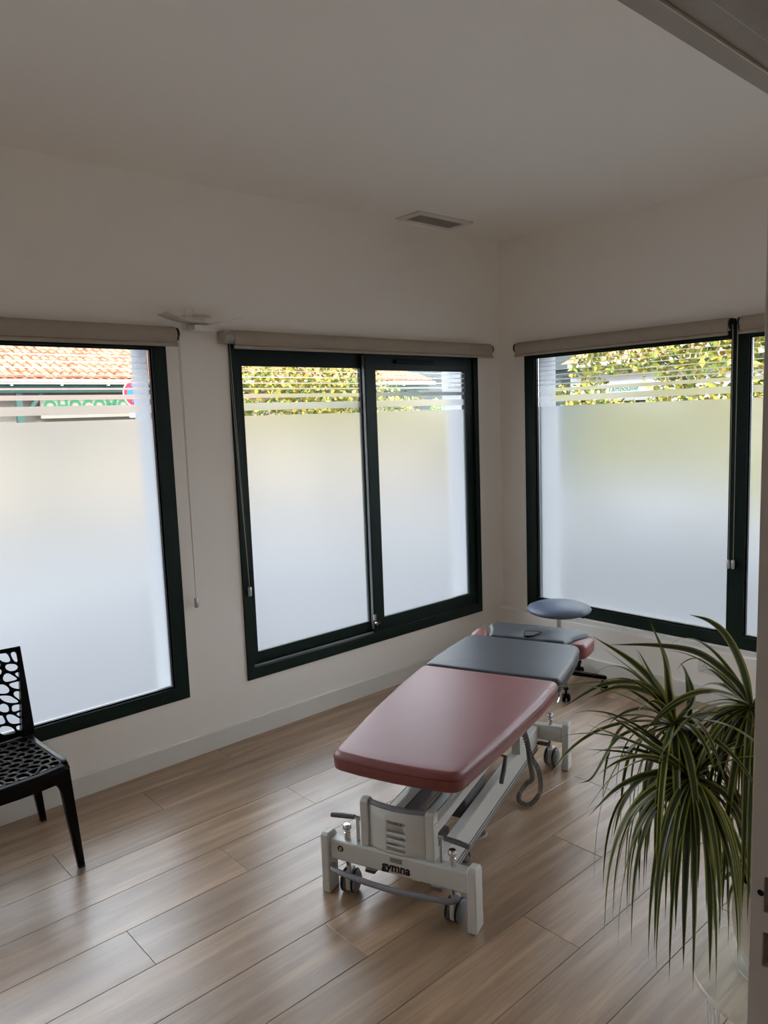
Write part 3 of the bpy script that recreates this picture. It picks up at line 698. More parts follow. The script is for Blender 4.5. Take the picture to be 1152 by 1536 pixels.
# upper lift frame, lift arms, motor
for s in (1, -1):
    a, b = (0.078, 0.108) if s > 0 else (-0.108, -0.078)
    box('lift_beam', 0.0665, 1.05, a, b, 0.245, 0.285, M_frame, CO, 0.004)
    bm = bmesh.new(); bm_prism(bm, [(0.30, 0.285), (0.36, 0.285), (0.80, 0.436), (0.74, 0.436)], 1, s*0.085-0.008, s*0.085+0.008); obj('lift_arm', bm, M_frame, CO, bevel=0.003)
    bm = bmesh.new(); bm_prism(bm, [(0.86, 0.285), (0.92, 0.285), (1.36, 0.436), (1.30, 0.436)], 1, s*0.085-0.008, s*0.085+0.008); obj('lift_arm', bm, M_frame, CO, bevel=0.003)
    box('upright', 0.95, 0.985, s*0.19-0.02 if s > 0 else -0.165, s*0.19+0.02-0.045 if s > 0 else -0.125, 0.2005, 0.434, M_frame, CO, 0.003)
box('motor_housing', 0.42, 0.66, -0.105, -0.03, 0.150, 0.235, M_dgrey, CO, 0.012).location = (0, 0, 0)
tube('motor_rod', [(0.655, -0.068, 0.20), (0.80, -0.068, 0.30), (0.92, -0.068, 0.40)], [0.022, 0.016, 0.012], M_dgrey, CO, 14)
box('control_box', 0.18, 0.34, -0.07, 0.02, 0.115, 0.165, M_grey, CO, 0.008)
box('floor_beam', 0.10, 1.27, 0.03, 0.075, 0.095, 0.14, M_frame, CO, 0.004)
box('linkage_plate', 0.14, 0.62, 0.1085, 0.1095, 0.2, 0.285, M_dgrey, CO)
box('top_tray', 0.16, 0.62, 0.012, 0.076, 0.236, 0.243, M_grey, CO)
# caster steering rods
for u in (0.07, 1.275):
    tube('steering_rod', [(u, 0.205, 0.120), (u, -0.205, 0.120)], 0.006, M_dgrey, CO, 8)
bm = bmesh.new(); bm_prism(bm, [(0.05, 0.118), (0.30, 0.045), (0.30, 0.038), (0.05, 0.105)], 1, -0.075, -0.045); obj('brake_link', bm, M_frame, CO)
bm = bmesh.new(); bm_prism(bm, [(0.05, 0.118), (0.30, 0.045), (0.30, 0.038), (0.05, 0.105)], 1, 0.105, 0.135); obj('brake_link', bm, M_dgrey, CO)
# adjusting lever with rubber grip, wire linkage
tube('lever', [(0.40, -0.17, 0.452), (0.42, -0.225, 0.445), (0.44, -0.262, 0.432)], 0.005, M_chrome, CO, 8)
tube('lever_grip', [(0.442, -0.265, 0.434), (0.40, -0.270, 0.396), (0.362, -0.272, 0.364)], [0.0075, 0.009, 0.0085], M_dgrey, CO, 12)
tube('linkage_wire', [(0.30, -0.15, 0.455), (0.34, -0.20, 0.440), (0.42, -0.24, 0.438), (0.46, -0.215, 0.452)], 0.003, M_chrome, CO, 6)
tube('release_hook', [(1.20, -0.22, 0.474), (1.205, -0.265, 0.455), (1.185, -0.285, 0.42), (1.15, -0.285, 0.398), (1.125, -0.285, 0.398)], 0.006, M_chrome, CO, 10)
box('handset_holder', 0.63, 0.70, -0.262, -0.225, 0.43, 0.476, M_dgrey, CO, 0.004)
# coiled handset cable
def catmull(pts, n=10):
    P = [Vector(q) for q in pts]; P = [P[0]*2-P[1]] + P + [P[-1]*2-P[-2]]; out = []
    for i in range(1, len(P)-2):
        for j in range(n):
            t = j/n; a, b, c, d_ = P[i-1:i+3]
            out.append(0.5*((2*b)+(c-a)*t+(2*a-5*b+4*c-d_)*t*t+(3*b-a-3*c+d_)*t**3))
    out.append(P[-2]); return out
path = catmull([(0.645, -0.275, 0.462), (0.660, -0.285, 0.40), (0.70, -0.283, 0.30), (0.80, -0.262, 0.18), (0.93, -0.20, 0.085), (0.945, -0.165, 0.030), (0.90, -0.170, 0.0165), (0.873, -0.20, 0.0165), (0.885, -0.232, 0.0165), (0.950, -0.248, 0.030), (0.93, -0.262, 0.085), (0.86, -0.278, 0.17), (0.78, -0.290, 0.245), (0.71, -0.290, 0.31), (0.68, -0.285, 0.36), (0.665, -0.27, 0.43)], 12)
def coil(path, r, pitch_fn):
    fr = frame_dirs(path); out = []; ph = 0.0
    for i in range(len(path)-1):
        L_ = (path[i+1]-path[i]).length; turns = L_/pitch_fn(i/len(path)); n = max(2, int(turns*9))
        for j in range(n):
            f = j/n; p_ = path[i].lerp(path[i+1], f); t, nn, bb = fr[i]; a = 2*pi*(ph+turns*f)
            out.append(p_ + r*(cos(a)*nn + sin(a)*bb))
        ph += turns
    return out
cp = coil(path, 0.0088, lambda f: 0.0075 if f < 0.60 else (0.013 if f < 0.72 else (0.020 if f < 0.85 else 0.012)))
tube('handset_cable', cp, 0.0023, mat('cable_grey', srgb(112, 108, 104), 0.5), CO, 5)
tube('air_hose', catmull([(0.47, -0.05, 0.06), (0.51, -0.075, 0.012), (0.55, -0.118, 0.008), (0.59, -0.128, 0.008), (0.615, -0.100, 0.008), (0.59, -0.065, 0.012), (0.53, -0.04, 0.05)], 8), 0.005, mat('hose_beige', srgb(170, 160, 146), 0.5), CO, 8)
tube('air_hose', catmull([(0.44, -0.09, 0.05), (0.42, -0.118, 0.010), (0.395, -0.128, 0.008), (0.37, -0.118, 0.008), (0.38, -0.09, 0.02)], 8), 0.005, M_dgrey, CO, 8)

# ------------------------------------------------------------------ stool
ST = empty('rolling_stool', (-0.42, -0.785, 0), radians(10)); tag(ST, 'round blue-grey rolling stool behind the head of the couch', 'stool')
lathe('seat', [(0.0, 0.468), (0.12, 0.468), (0.165, 0.474), (0.192, 0.486), (0.198, 0.498), (0.190, 0.511), (0.160, 0.524), (0.10, 0.534), (0.0, 0.538)], (0, 0, 0), M_stool, ST, 48, 80)
lathe('seat_plate', [(0.0, 0.452), (0.05, 0.452), (0.055, 0.4675), (0.0, 0.4675)], (0, 0, 0), M_black, ST, 20)
tube('lift_lever', [(0.02, -0.03, 0.458), (0.03, -0.12, 0.456), (0.03, -0.15, 0.452)], 0.004, M_black, ST, 8)
lathe('gas_column', [(0.0, 0.10), (0.024, 0.10), (0.024, 0.30), (0.014, 0.302), (0.014, 0.43), (0.019, 0.432), (0.019, 0.452), (0.0, 0.452)], (0, 0, 0), M_chrome, ST, 20)
lathe('hub', [(0.0, 0.062), (0.040, 0.062), (0.042, 0.10), (0.034, 0.118), (0.0, 0.118)], (0, 0, 0), M_black, ST, 20)
for i in range(5):
    a = radians(i*72 - 75)
    bm = bmesh.new(); q = [(0.03, -0.021), (0.275, -0.015), (0.29, 0), (0.275, 0.015), (0.03, 0.021)]
    A = [bm.verts.new((x, y, 0.072+0.012*(x < 0.1))) for x, y in q]; B = [bm.verts.new((x, y, 0.112-0.02*(x > 0.1))) for x, y in q]
    bm.faces.new(A[::-1]); bm.faces.new(B)
    for k2 in range(5): bm.faces.new((A[k2], A[(k2+1) % 5], B[(k2+1) % 5], B[k2]))
    ar = obj('base_arm', bm, M_black, ST, bevel=0.004); ar.rotation_euler = (0, 0, a)
    for t in (1, -1):
        bm = bmesh.new(); bm_lathe(bm, [(0.0, -0.008), (0.020, -0.009), (0.025, -0.006), (0.025, 0.005), (0.020, 0.010), (0.0, 0.011)], seg=20)
        o = obj('caster_wheel', bm, M_black, ST, smooth=True); o.matrix_local = Matrix.Rotation(a, 4, 'Z') @ Matrix.Translation((0.272, t*0.014, 0.0255)) @ Matrix.Rotation(radians(-90*t), 4, 'X')
    bm = bmesh.new(); bm_box(bm, 0.256, 0.284, -0.006, 0.006, 0.022, 0.0735); o = obj('caster_fork', bm, M_black, ST, bevel=0.003); o.rotation_euler = (0, 0, a)

# ------------------------------------------------------------------ perforated chair
CH = empty('perforated_chair', (-3.60, -0.34, 0)); tag(CH, 'black plastic chair with a lacy perforated back and seat', 'chair')
rnd = random.Random(3)
def clip_half(poly, p, n):
    out = []
    for a, b in zip(poly, poly[1:]+poly[:1]):
        da, db = (a-p).dot(n), (b-p).dot(n)
        if da <= 0: out.append(a)
        if (da < 0) != (db < 0) and abs(da-db) > 1e-12: out.append(a + (b-a)*(da/(da-db)))
    return out
def chaikin(poly, n=2):
    for _ in range(n):
        out = []
        for a, b in zip(poly, poly[1:]+poly[:1]): out += [a*0.78+b*0.22, a*0.22+b*0.78]
        poly = out
    return poly
def web(bm, W_, H_, nx, ny, rib, fn0, jit=0.32, rim=0.02, shear=0.0):
    """perforated sheet on [-W/2,W/2]x[0,H]; each cell is a ring around a rounded hole; fn maps (u,v)->3D"""
    fn = lambda u, v: fn0(u, v)
    wp = lambda q: Vector((q.x + shear*q.y, q.y)); uw = lambda q: Vector((q.x - shear*q.y, q.y))
    pts = []
    cw, chh = (W_-2*rim)/nx, (H_-2*rim)/ny
    for j in range(ny):
        for i in range(nx + (j % 2)):
            x = -W_/2 + rim + (i + 0.5 - 0.5*(j % 2))*cw; y = rim + (j+0.5)*chh
            x = min(max(x, -W_/2+rim+cw*0.22), W_/2-rim-cw*0.22)
            pts.append(wp(Vector((x + rnd.uniform(-jit, jit)*cw*0.7, y + rnd.uniform(-jit, jit)*chh))))
    bounds = [wp(Vector(q)) for q in ((-W_/2+rim, rim), (W_/2-rim, rim), (W_/2-rim, H_-rim), (-W_/2+rim, H_-rim))]
    def ringfaces(outer, inner):
        n = len(outer); A = [bm.verts.new(fn(q.x, q.y)) for q in outer]; B = [bm.verts.new(fn(q.x, q.y)) for q in inner]
        for i in range(n): bm.faces.new((A[i], A[(i+1) % n], B[(i+1) % n], B[i]))
    for i, p_ in enumerate(pts):
        cell = bounds[:]
        for j, q in enumerate(pts):
            if i == j or (p_-q).length > 4*max(cw, chh): continue
            cell = clip_half(cell, (p_+q)/2, (q-p_))
            if len(cell) < 3: break
        if len(cell) < 3: continue
        cell = resample([uw(q) for q in cell], min(cw, chh)*0.25)
        c = sum(cell, Vector((0, 0)))/len(cell)
        inn = []
        for v in cell:
            d_ = (v-c); L_ = d_.length
            inn.append(c + d_*max(0.15, (L_-rib*1.1)/L_))
        for _ in range(2): inn = [(inn[k2-1]+inn[k2]*2+inn[(k2+1) % len(inn)])/4 for k2 in range(len(inn))]
        ringfaces(cell, inn)
    # solid rim
    n = 24
    def strip(a0, a1, b0, b1):
        A = [Vector(a0).lerp(Vector(a1), i/n) for i in range(n+1)]; B = [Vector(b0).lerp(Vector(b1), i/n) for i in range(n+1)]
        va = [bm.verts.new(fn(q.x, q.y)) for q in A]; vb = [bm.verts.new(fn(q.x, q.y)) for q in B]
        for i in range(n): bm.faces.new((va[i], va[i+1], vb[i+1], vb[i]))
    w2_, r_ = W_/2, rim
    strip((-w2_, 0), (w2_, 0), (-w2_+r_, r_), (w2_-r_, r_)); strip((w2_, 0), (w2_, H_), (w2_-r_, r_), (w2_-r_, H_-r_))
    strip((w2_, H_), (-w2_, H_), (w2_-r_, H_-r_), (-w2_+r_, H_-r_)); strip((-w2_, H_), (-w2_, 0), (-w2_+r_, H_-r_), (-w2_+r_, r_))
# local frame: chair faces -y; right hand side of the picture is +x. half width 0.25
def seat_fn(u, v):
    # v 0 (rear) .. 0.44 (front)
    f = v/0.44; wd = 0.222 + 0.010*f
    x = u/0.245*wd; e = abs(u)/0.245
    y = 0.185 - v - 0.018*(1-(u/0.245)**2)*f
    z = 0.428 + 0.006*e**3 - 0.012*(1-e*e)*sin(pi*f) + 0.018*f**2 - 0.030*max(0, (f-0.88)/0.12)**2
    return (x, y, z)
def back_fn(u, v):
    # v 0 bottom .. 0.40 top
    f = v/0.40; wd = 0.236 + 0.002*f
    x = u/0.235*wd
    y = 0.200 + 0.018 + 0.050*f - 0.025*(1-f)*1.0 - 0.028*(u/0.235)**2*(1-0.5*f) + 0.012
    z = 0.435 + 0.365*f
    return (x, y, z)
bm = bmesh.new(); web(bm, 0.49, 0.44, 10, 9, 0.0042, seat_fn, rim=0.022, shear=-0.35)
st = obj('seat', bm, M_black, CH, smooth=True, ang=60); md = st.modifiers.new('s', 'SOLIDIFY'); md.thickness = 0.012; md.offset = -1
bm = bmesh.new(); web(bm, 0.47, 0.40, 8, 8, 0.0046, back_fn, rim=0.014, shear=0.55)
bk = obj('backrest', bm, M_black, CH, smooth=True, ang=60); md = bk.modifiers.new('s', 'SOLIDIFY'); md.thickness = 0.014; md.offset = 0
# edge ribs of the backrest, wider toward the seat
for s in (1, -1):
    bm = bmesh.new(); prev = None
    for i in range(13):
        f = i/12; x, y, z = back_fn(s*0.235, 0.40*f)
        wd = 0.040*(1-f)**1.3 + 0.013; dp = 0.030*(1-f) + 0.016
        r_ = [bm.verts.new(q) for q in ((x, y-dp/2, z), (x, y+dp/2, z), (x-s*wd, y+dp/2, z), (x-s*wd, y-dp/2, z))]
        if prev:
            for k2 in range(4): bm.faces.new((prev[k2], prev[(k2+1) % 4], r_[(k2+1) % 4], r_[k2]))
        else: bm.faces.new(r_)
        prev = r_
    bm.faces.new(prev); obj('back_edge', bm, M_black, CH, smooth=True, bevel=0.003)
# skirt around the seat
bm = bmesh.new(); loop = []
for i in range(21): loop.append((-0.245+0.49*i/20, 0.44))
top = [seat_fn(u, v) for u, v in loop]
def skirt(bm, pts3, hfun, th):
    n = len(pts3); rows_ = []
    for i, p_ in enumerate(pts3):
        a = Vector(pts3[max(0, i-1)]); b = Vector(pts3[min(n-1, i+1)]); t = (b-a); t.z = 0; t.normalize(); nn = Vector((t.y, -t.x, 0))
        p_ = Vector(p_); h = hfun(i/(n-1))
        rows_.append([bm.verts.new(q) for q in (p_, p_+Vector((0, 0, -h)), p_-nn*th+Vector((0, 0, -h)), p_-nn*th)])
    for a, b in zip(rows_, rows_[1:]):
        for k2 in range(4): bm.faces.new((a[k2], a[(k2+1) % 4], b[(k2+1) % 4], b[k2]))
    bm.faces.new(rows_[0]); bm.faces.new(rows_[-1][::-1])
skirt(bm, top, lambda f: 0.046, 0.02); obj('front_apron', bm, M_black, CH, smooth=True, bevel=0.003)
for s in (1, -1):
    pts3 = [seat_fn(s*0.245, 0.44*i/16) for i in range(17)]
    if s > 0: pts3 = pts3[::-1]
    bm = bmesh.new(); skirt(bm, pts3, lambda f: 0.046, 0.02); obj('side_apron', bm, M_black, CH, smooth=True, bevel=0.003)
def leg(s, front):
    """outline in x,z with a flared inner shoulder, extruded in y and slanted"""
    if front: xt, xb, yt, yb, zt = 0.2322, 0.258, -0.2335, -0.240, 0.415
    else: xt, xb, yt, yb, zt = 0.2215, 0.270, 0.165, 0.245, 0.425
    prof = []      # (z, outer, inner)
    for i in range(15):
        f = i/14; z = zt*(1-f) + 0.008*f
        o_ = xt + (xb-xt)*f; wd = 0.046*(1-f) + 0.026*f
        fl = max(0, 1-f/0.24); wd += 0.085*fl**2.6 if front else 0.03*fl**2
        prof.append((z, o_, o_-wd))
    bm = bmesh.new(); prev = None
    for i, (z, a, b) in enumerate(prof):
        f = i/14; y = yt + (yb-yt)*f; hd = 0.020*(1-f) + 0.013*f
        r_ = [bm.verts.new((s*x, y+d_*hd, z)) for x, d_ in ((a, -1), (a, 1), (b, 1), (b, -1))]
        if prev:
            for k2 in range(4): bm.faces.new((prev[k2], prev[(k2+1) % 4], r_[(k2+1) % 4], r_[k2]))
        else: bm.faces.new(r_)
        prev = r_
    bm.faces.new(prev); o = obj('leg', bm, M_black, CH, smooth=True, bevel=0.004, ang=40)
    x1 = s*(xb-0.013)
    box('foot_pad', x1-0.012, x1+0.012, yb-0.012, yb+0.012, 0.0005, 0.0085, M_rub, o)
for s in (1, -1): leg(s, True); leg(s, False)

# ------------------------------------------------------------------ side table, pot, plant
TX, TY, TZ = -2.52, -2.886, 0.357
TB = empty('side_table', (TX, TY, 0)); tag(TB, 'small round side table with a veined stone top and white wire legs', 'side table')
lathe('table_top', [(0.0, TZ-0.018), (0.193, TZ-0.018), (0.198, TZ-0.014), (0.198, TZ-0.003), (0.195, TZ), (0.0, TZ)], (0, 0, 0), M_stone, TB, 64)
tube('foot_ring', [(0.15*cos(a), 0.15*sin(a), 0.005) for a in [i*2*pi/40 for i in range(40)]], 0.0035, M_wire, TB, 8, closed=True)
tube('upper_ring', [(0.165*cos(a), 0.165*sin(a), TZ-0.023) for a in [i*2*pi/40 for i in range(40)]], 0.0035, M_wire, TB, 8, closed=True)
for i in range(10):
    a = 2*pi*i/10; b = a + 2*pi/20
    for s in (1, -1):
        tube('wire_leg', [(0.165*cos(a), 0.165*sin(a), TZ-0.024), (0.15*cos(a+s*0.32), 0.15*sin(a+s*0.32), 0.006)], 0.0025, M_wire, TB, 6)
PX, PY = -2.50, -2.885
PLT = empty('potted_dracaena', (PX, PY, TZ)); tag(PLT, 'dracaena with long drooping yellow-striped leaves in a cream pot on the round table', 'plant'); PO = PLT
lathe('saucer', [(0.0, 0.001), (0.085, 0.001), (0.105, 0.010), (0.107, 0.016), (0.103, 0.014), (0.084, 0.006), (0.0, 0.006)], (0, 0, 0), M_white, PO, 40)
lathe('pot_body', [(0.0, 0.0065), (0.068, 0.0065), (0.074, 0.012), (0.092, 0.035), (0.103, 0.065), (0.111, 0.095), (0.115, 0.13), (0.116, 0.17), (0.116, 0.245), (0.1175, 0.25), (0.116, 0.255), (0.111, 0.255), (0.109, 0.24), (0.106, 0.20), (0.0, 0.20)], (0, 0, 0), M_pot, PO, 48)
lathe('inner_pot', [(0.0, 0.2005), (0.100, 0.2005), (0.103, 0.262), (0.1005, 0.263), (0.098, 0.232), (0.0, 0.232)], (0, 0, 0), M_black, PO, 40)
lathe('soil', [(0.0, 0.2325), (0.0975, 0.2325), (0.09, 0.238), (0.0, 0.242)], (0, 0, 0), M_soil, PO, 30)
BASE = Vector((PX, PY, TZ))
heads = [Vector((-2.67, -2.735, 0.865)), Vector((-2.625, -2.665, 0.962)), Vector((-2.535, -2.81, 1.020)), Vector((-2.42, -2.80, 0.93))]
for i, h in enumerate(heads):
    hh = h - BASE; q0 = Vector((0.02*cos(i*1.7), 0.02*sin(i*1.7), 0.238))
    tube('stem', catmull([q0, q0.lerp(hh, 0.4)+Vector((0, 0, 0.06)), q0.lerp(hh, 0.75)+Vector((0, 0, 0.04)), hh], 6), 0.008, M_stem, PLT, 8)
def leaf(pts, wmax, rng):
    """strip leaf along 3D pts (world); V-folded, tapering; attribute 'across' 0 centre 1 margin"""
    P = catmull([Vector(q)-BASE for q in pts], 6)
    bm = bmesh.new(); lay = bm.verts.layers.float.new('across'); prev = None; n = len(P)
    fr = frame_dirs(P, Vector((rng.uniform(-.3, .3), rng.uniform(-.3, .3), 1)))
    tw = rng.uniform(-0.9, 0.9); t0 = rng.uniform(-0.3, 0.3)
    for i, p_ in enumerate(P):
        f = i/(n-1); wd = wmax*min(1.0, 0.55+f*3.0)*max(0.03, (1-f**2.2)); t, nn, bb = fr[i]
        an = t0 + tw*f; b2 = bb*cos(an)+nn*sin(an); n2 = nn*cos(an)-bb*sin(an)
        r_ = []
        for s, lift, ac in ((-1, 0.28, 1.0), (-0.55, 0.10, 0.35), (0, 0.0, 0.0), (0.55, 0.10, 0.35), (1, 0.28, 1.0)):
            v = bm.verts.new(p_ + b2*wd*s + n2*wd*lift); v[lay] = ac; r_.append(v)
        if prev:
            for k2 in range(4): bm.faces.new((prev[k2], prev[k2+1], r_[k2+1], r_[k2]))
        prev = r_
    return obj('leaf', bm, M_leaf, PLT, smooth=True, ang=80)
def cam_pt(px, py, depth):
    d_ = rt2*((px-576)/FPX) + up2*(-(py-768)/FPX) + fw
    return CAM + d_*depth
lr = random.Random(21)
DH = [ (h-CAM).dot(fw) for h in heads ]
# leaves whose course the photograph shows clearly: given at their own distance from the doorway
def traced(hi, pts, dtip, wd=0.010):
    h = heads[hi]; q = [h]; n = len(pts)
    for i, (a, b) in enumerate(pts): q.append(cam_pt(a, b, DH[hi] + dtip*(i+1)/n))
    leaf(q, wd, lr)
traced(1, [(985, 1030), (945, 990), (890, 955)], 0.10, 0.012)
traced(1, [(1004, 1030), (998, 985), (975, 932)], 0.12, 0.012)
traced(1, [(985, 1040), (940, 1024), (890, 1024), (840, 1029)], 0.16, 0.011)
traced(1, [(975, 1032), (910, 1026), (842, 1062)], 0.08, 0.012)
traced(1, [(985, 1045), (930, 1030), (880, 1048)], -0.05, 0.010)
traced(1, [(990, 1040), (965, 1000), (952, 968)], 0.15, 0.011)
traced(1, [(995, 1045), (975, 1010), (957, 975)], -0.05, 0.011)
traced(1, [(1005, 1040), (1000, 1000), (990, 965)], -0.08, 0.012)
traced(1, [(990, 1050), (960, 1015), (905, 972)], 0.2, 0.005)
traced(2, [(1112, 1000), (1090, 955), (1065, 932), (1035, 922)], 0.08, 0.012)
traced(2, [(1100, 1020), (1048, 980), (985, 968), (915, 967)], 0.12, 0.011)
traced(2, [(1095, 1030), (1065, 1005), (1045, 1010)], 0.15, 0.008)
traced(2, [(1085, 1045), (1050, 1038), (1010, 1060), (960, 1100)], -0.12, 0.012)
traced(2, [(1090, 1050), (1050, 1058), (1020, 1072)], -0.10, 0.009)
traced(1, [(1040, 1050), (1030, 1010), (1020, 993)], 0.10, 0.008)
traced(0, [(1010, 1140), (960, 1105), (910, 1070)], -0.08, 0.010)
traced(0, [(1000, 1135), (940, 1110), (880, 1086)], -0.05, 0.011)
traced(0, [(1000, 1150), (940, 1130), (880, 1124)], -0.06, 0.011)
traced(0, [(985, 1160), (930, 1180), (882, 1225)], 0.02, 0.011)
traced(0, [(975, 1140), (920, 1165), (880, 1215)], 0.06, 0.011)
traced(1, [(970, 1090), (925, 1110), (890, 1165), (868, 1175)], 0.0, 0.008)
traced(0, [(970, 1165), (935, 1205), (920, 1255)], 0.04, 0.010)
def arc_leaf(hi, az, el, L_, droop, wd):
    h = heads[hi]; d0 = Vector((cos(az)*cos(el), sin(az)*cos(el), sin(el)))
    p_ = h.copy(); q = [h]; d_ = d0.copy(); n = 7
    for i in range(n):
        d_ = (d_ + Vector((0, 0, -1))*droop*(0.35+0.9*i/n)).normalized(); p_ = p_ + d_*L_/n
        rxy = Vector((p_.x-TX, p_.y-TY))
        if p_.z < 0.62 and rxy.length < 0.135: p_.x, p_.y = TX+rxy.x/rxy.length*0.135, TY+rxy.y/rxy.length*0.135
        if p_.y < YD+0.02: p_.y = YD+0.02
        if p_.z < TZ+0.02 and rxy.length < 0.21: p_.z = TZ+0.02
        q.append(p_.copy())
    leaf(q, wd, lr)
# rosettes: old leaves hang, young ones arch out
for hi, nh, na in ((0, 62, 14), (1, 30, 16), (2, 48, 12), (3, 10, 4)):
    for i in range(nh):
        arc_leaf(hi, lr.uniform(0, 2*pi), lr.uniform(-0.6, 0.35), lr.uniform(0.30, 0.50), lr.uniform(0.7, 1.4), lr.uniform(0.006, 0.010))
    for i in range(na):
        arc_leaf(hi, lr.uniform(0, 2*pi), lr.uniform(0.2, 1.0), lr.uniform(0.24, 0.38), lr.uniform(0.16, 0.36), lr.uniform(0.006, 0.009))

# ------------------------------------------------------------------ outside
S(box('ground_outside', -40, 60, -40, 60, -0.5, -0.2, M_asph), 'pale pavement outside the windows', 'ground')
RS = 0.35
BA = empty('tiled_building', (0, 14, 0)); tag(BA, 'low cream building with terracotta roof and green beams seen through the windows', 'building')
EA, YE, ZE = 13.3, -0.45, 2.80      # east eave corner, eave line (local y), eave height
box('wall', -14, 12.9, 0.0, 0.2, -0.2, 2.62, M_ren, BA)
bm = bmesh.new(); RT = 6.0
va = [bm.verts.new(q) for q in ((-14, YE, ZE), (EA, YE, ZE), (EA-RT*0.45, YE+RT, ZE+RS*RT), (-14, YE+RT, ZE+RS*RT), (-14, YE, ZE-0.08), (EA, YE, ZE-0.08), (EA-RT*0.45, YE+RT, ZE+RS*RT-0.08), (-14, YE+RT, ZE+RS*RT-0.08))]
for f in ((0,1,2,3),(4,7,6,5),(0,4,5,1),(1,5,6,2),(2,6,7,3),(3,7,4,0)): bm.faces.new([va[i] for i in f])
rf = obj('roof', bm, M_tile, BA)
box('gutter', -14, EA, YE-0.11, YE-0.005, ZE-0.13, ZE-0.02, M_gut, BA, 0.02)
box('fascia_beam', -14, EA-0.2, YE+0.03, YE+0.12, ZE-0.30, ZE-0.09, M_tgreen, BA)
for i in range(26): box('gutter_hook', -13.6+i*1.02, -13.57+i*1.02, YE-0.113, YE-0.004, ZE-0.16, ZE-0.10, M_gut, BA)
for x in (-3.0, 0.86, 4.7, 8.2, 12.2):
    box('post', x-0.06, x+0.06, YE+0.06, YE+0.20, -0.2, ZE-0.30, M_tgreen, BA)
    bm = bmesh.new(); bm_prism(bm, [(x+0.10, 2.05), (x+0.18, 2.05), (x+0.52, 2.5), (x+0.44, 2.5)], 1, YE+0.08, YE+0.16); obj('strut', bm, M_tgreen, BA)
box('signboard', 1.3, 3.9, YE+0.16, YE+0.19, 1.95, 2.43, M_ren, BA)
text_mesh('sign_letters', 'OHOCOMOCI', 0.34, M_letter, BA, lambda x, y, z: (2.5+x, YE+0.155-z, 2.205+y), depth=0.004, offset=0.010, space=1.05)
# barrel tiles
def tile_mesh(L_, r):
    bm = bmesh.new(); n = 5; A = []; B = []
    for k2 in range(n+1):
        a = pi*k2/n
        A.append(bm.verts.new((r*cos(a), 0, r*sin(a)*0.85+0.012))); B.append(bm.verts.new((r*0.86*cos(a), L_, r*0.86*sin(a)*0.85)))
    for k2 in range(n): bm.faces.new((A[k2], A[k2+1], B[k2+1], B[k2]))
    bm.faces.new(A)
    return bm
bm = tile_mesh(0.40, 0.078); bmesh.ops.recalc_face_normals(bm, faces=bm.faces)
tm = bpy.data.meshes.new('roof_tile'); bm.to_mesh(tm); bm.free()
tmats = [mat('tile_a', srgb(158, 100, 76), 0.85, var=0.3, scale=9, var2=srgb(180, 136, 104)), mat('tile_b', srgb(142, 80, 58), 0.85, var=0.3, scale=9, var2=srgb(166, 112, 82)), mat('tile_c', srgb(176, 138, 106), 0.85, var=0.3, scale=9, var2=srgb(150, 98, 72))]
tms = []
for m in tmats:
    t2 = tm.copy(); t2.materials.append(m); tms.append(t2)
sl_ = math.atan(RS); tr = random.Random(5); cnt = 0
rest = bmesh.new()
for cx in range(int((EA+4)/0.2)):
    x = -4.0 + 0.1 + cx*0.2
    for cy in range(12):
        s = cy*0.33*cos(sl_)
        if x > EA - 0.45*s: continue
        y, z = YE - 0.03 + s, ZE + RS*(s-0.03) + 0.012
        if 0.4 < x < 4.2 and cy < 10 and cnt < 200:
            o = bpy.data.objects.new('roof_tile', tr.choice(tms)); COL.objects.link(o); o.parent = BA
            o.location = (x+tr.uniform(-.008, .008), y, z+tr.uniform(0, .008)); o.rotation_euler = (sl_, 0, tr.uniform(-.05, .05)); cnt += 1
        else:
            b2 = tile_mesh(0.40, 0.078); b2.transform(Matrix.Translation((x+tr.uniform(-.008, .008), y, z)) @ Matrix.Rotation(sl_, 4, 'X') @ Matrix.Rotation(tr.uniform(-.05, .05), 4, 'Z'))
            t_ = bpy.data.meshes.new('t'); b2.to_mesh(t_); b2.free(); rest.from_mesh(t_); bpy.data.meshes.remove(t_)
o = obj('far_roof_tiles', rest, M_tile, BA); o['kind'] = 'stuff'
# round traffic sign on a pole
SG = empty('no_stopping_sign', (1.815, 10.0, 0)); tag(SG, 'round blue and red no-stopping road sign on a grey pole', 'road sign')
tube('pole', [(0, 0.03, -0.2), (0, 0.03, 2.55)], 0.028, M_alu, SG, 12)
def disc(nm, r, y, m, th=0.006):
    bm = bmesh.new(); bm_lathe(bm, [(r, 0), (r, th)], seg=40); o = obj(nm, bm, m, SG); o.rotation_euler = (radians(90), 0, 0); o.location = (0, y, 2.32); return o
disc('sign_edge', 0.265, 0.0, M_gut); disc('sign_ring', 0.245, -0.004, M_sred); disc('sign_face', 0.185, -0.008, M_sblue)
for s in (1, -1):
    bm = bmesh.new(); bm_box(bm, -0.19, 0.19, -0.016, -0.0145, -0.024, 0.024); o = obj('sign_bar', bm, M_sred, SG); o.location = (0, 0, 2.32); o.rotation_euler = (0, s*radians(45), 0)
box('sub_plate', -0.17, 0.17, -0.004, 0.0, 1.88, 2.03, M_gut, SG)
text_mesh('sub_plate_print', 'SUR', 0.07, M_ink, SG, lambda x, y, z: (x, -0.0045-z, 1.98+y), depth=0.0003)
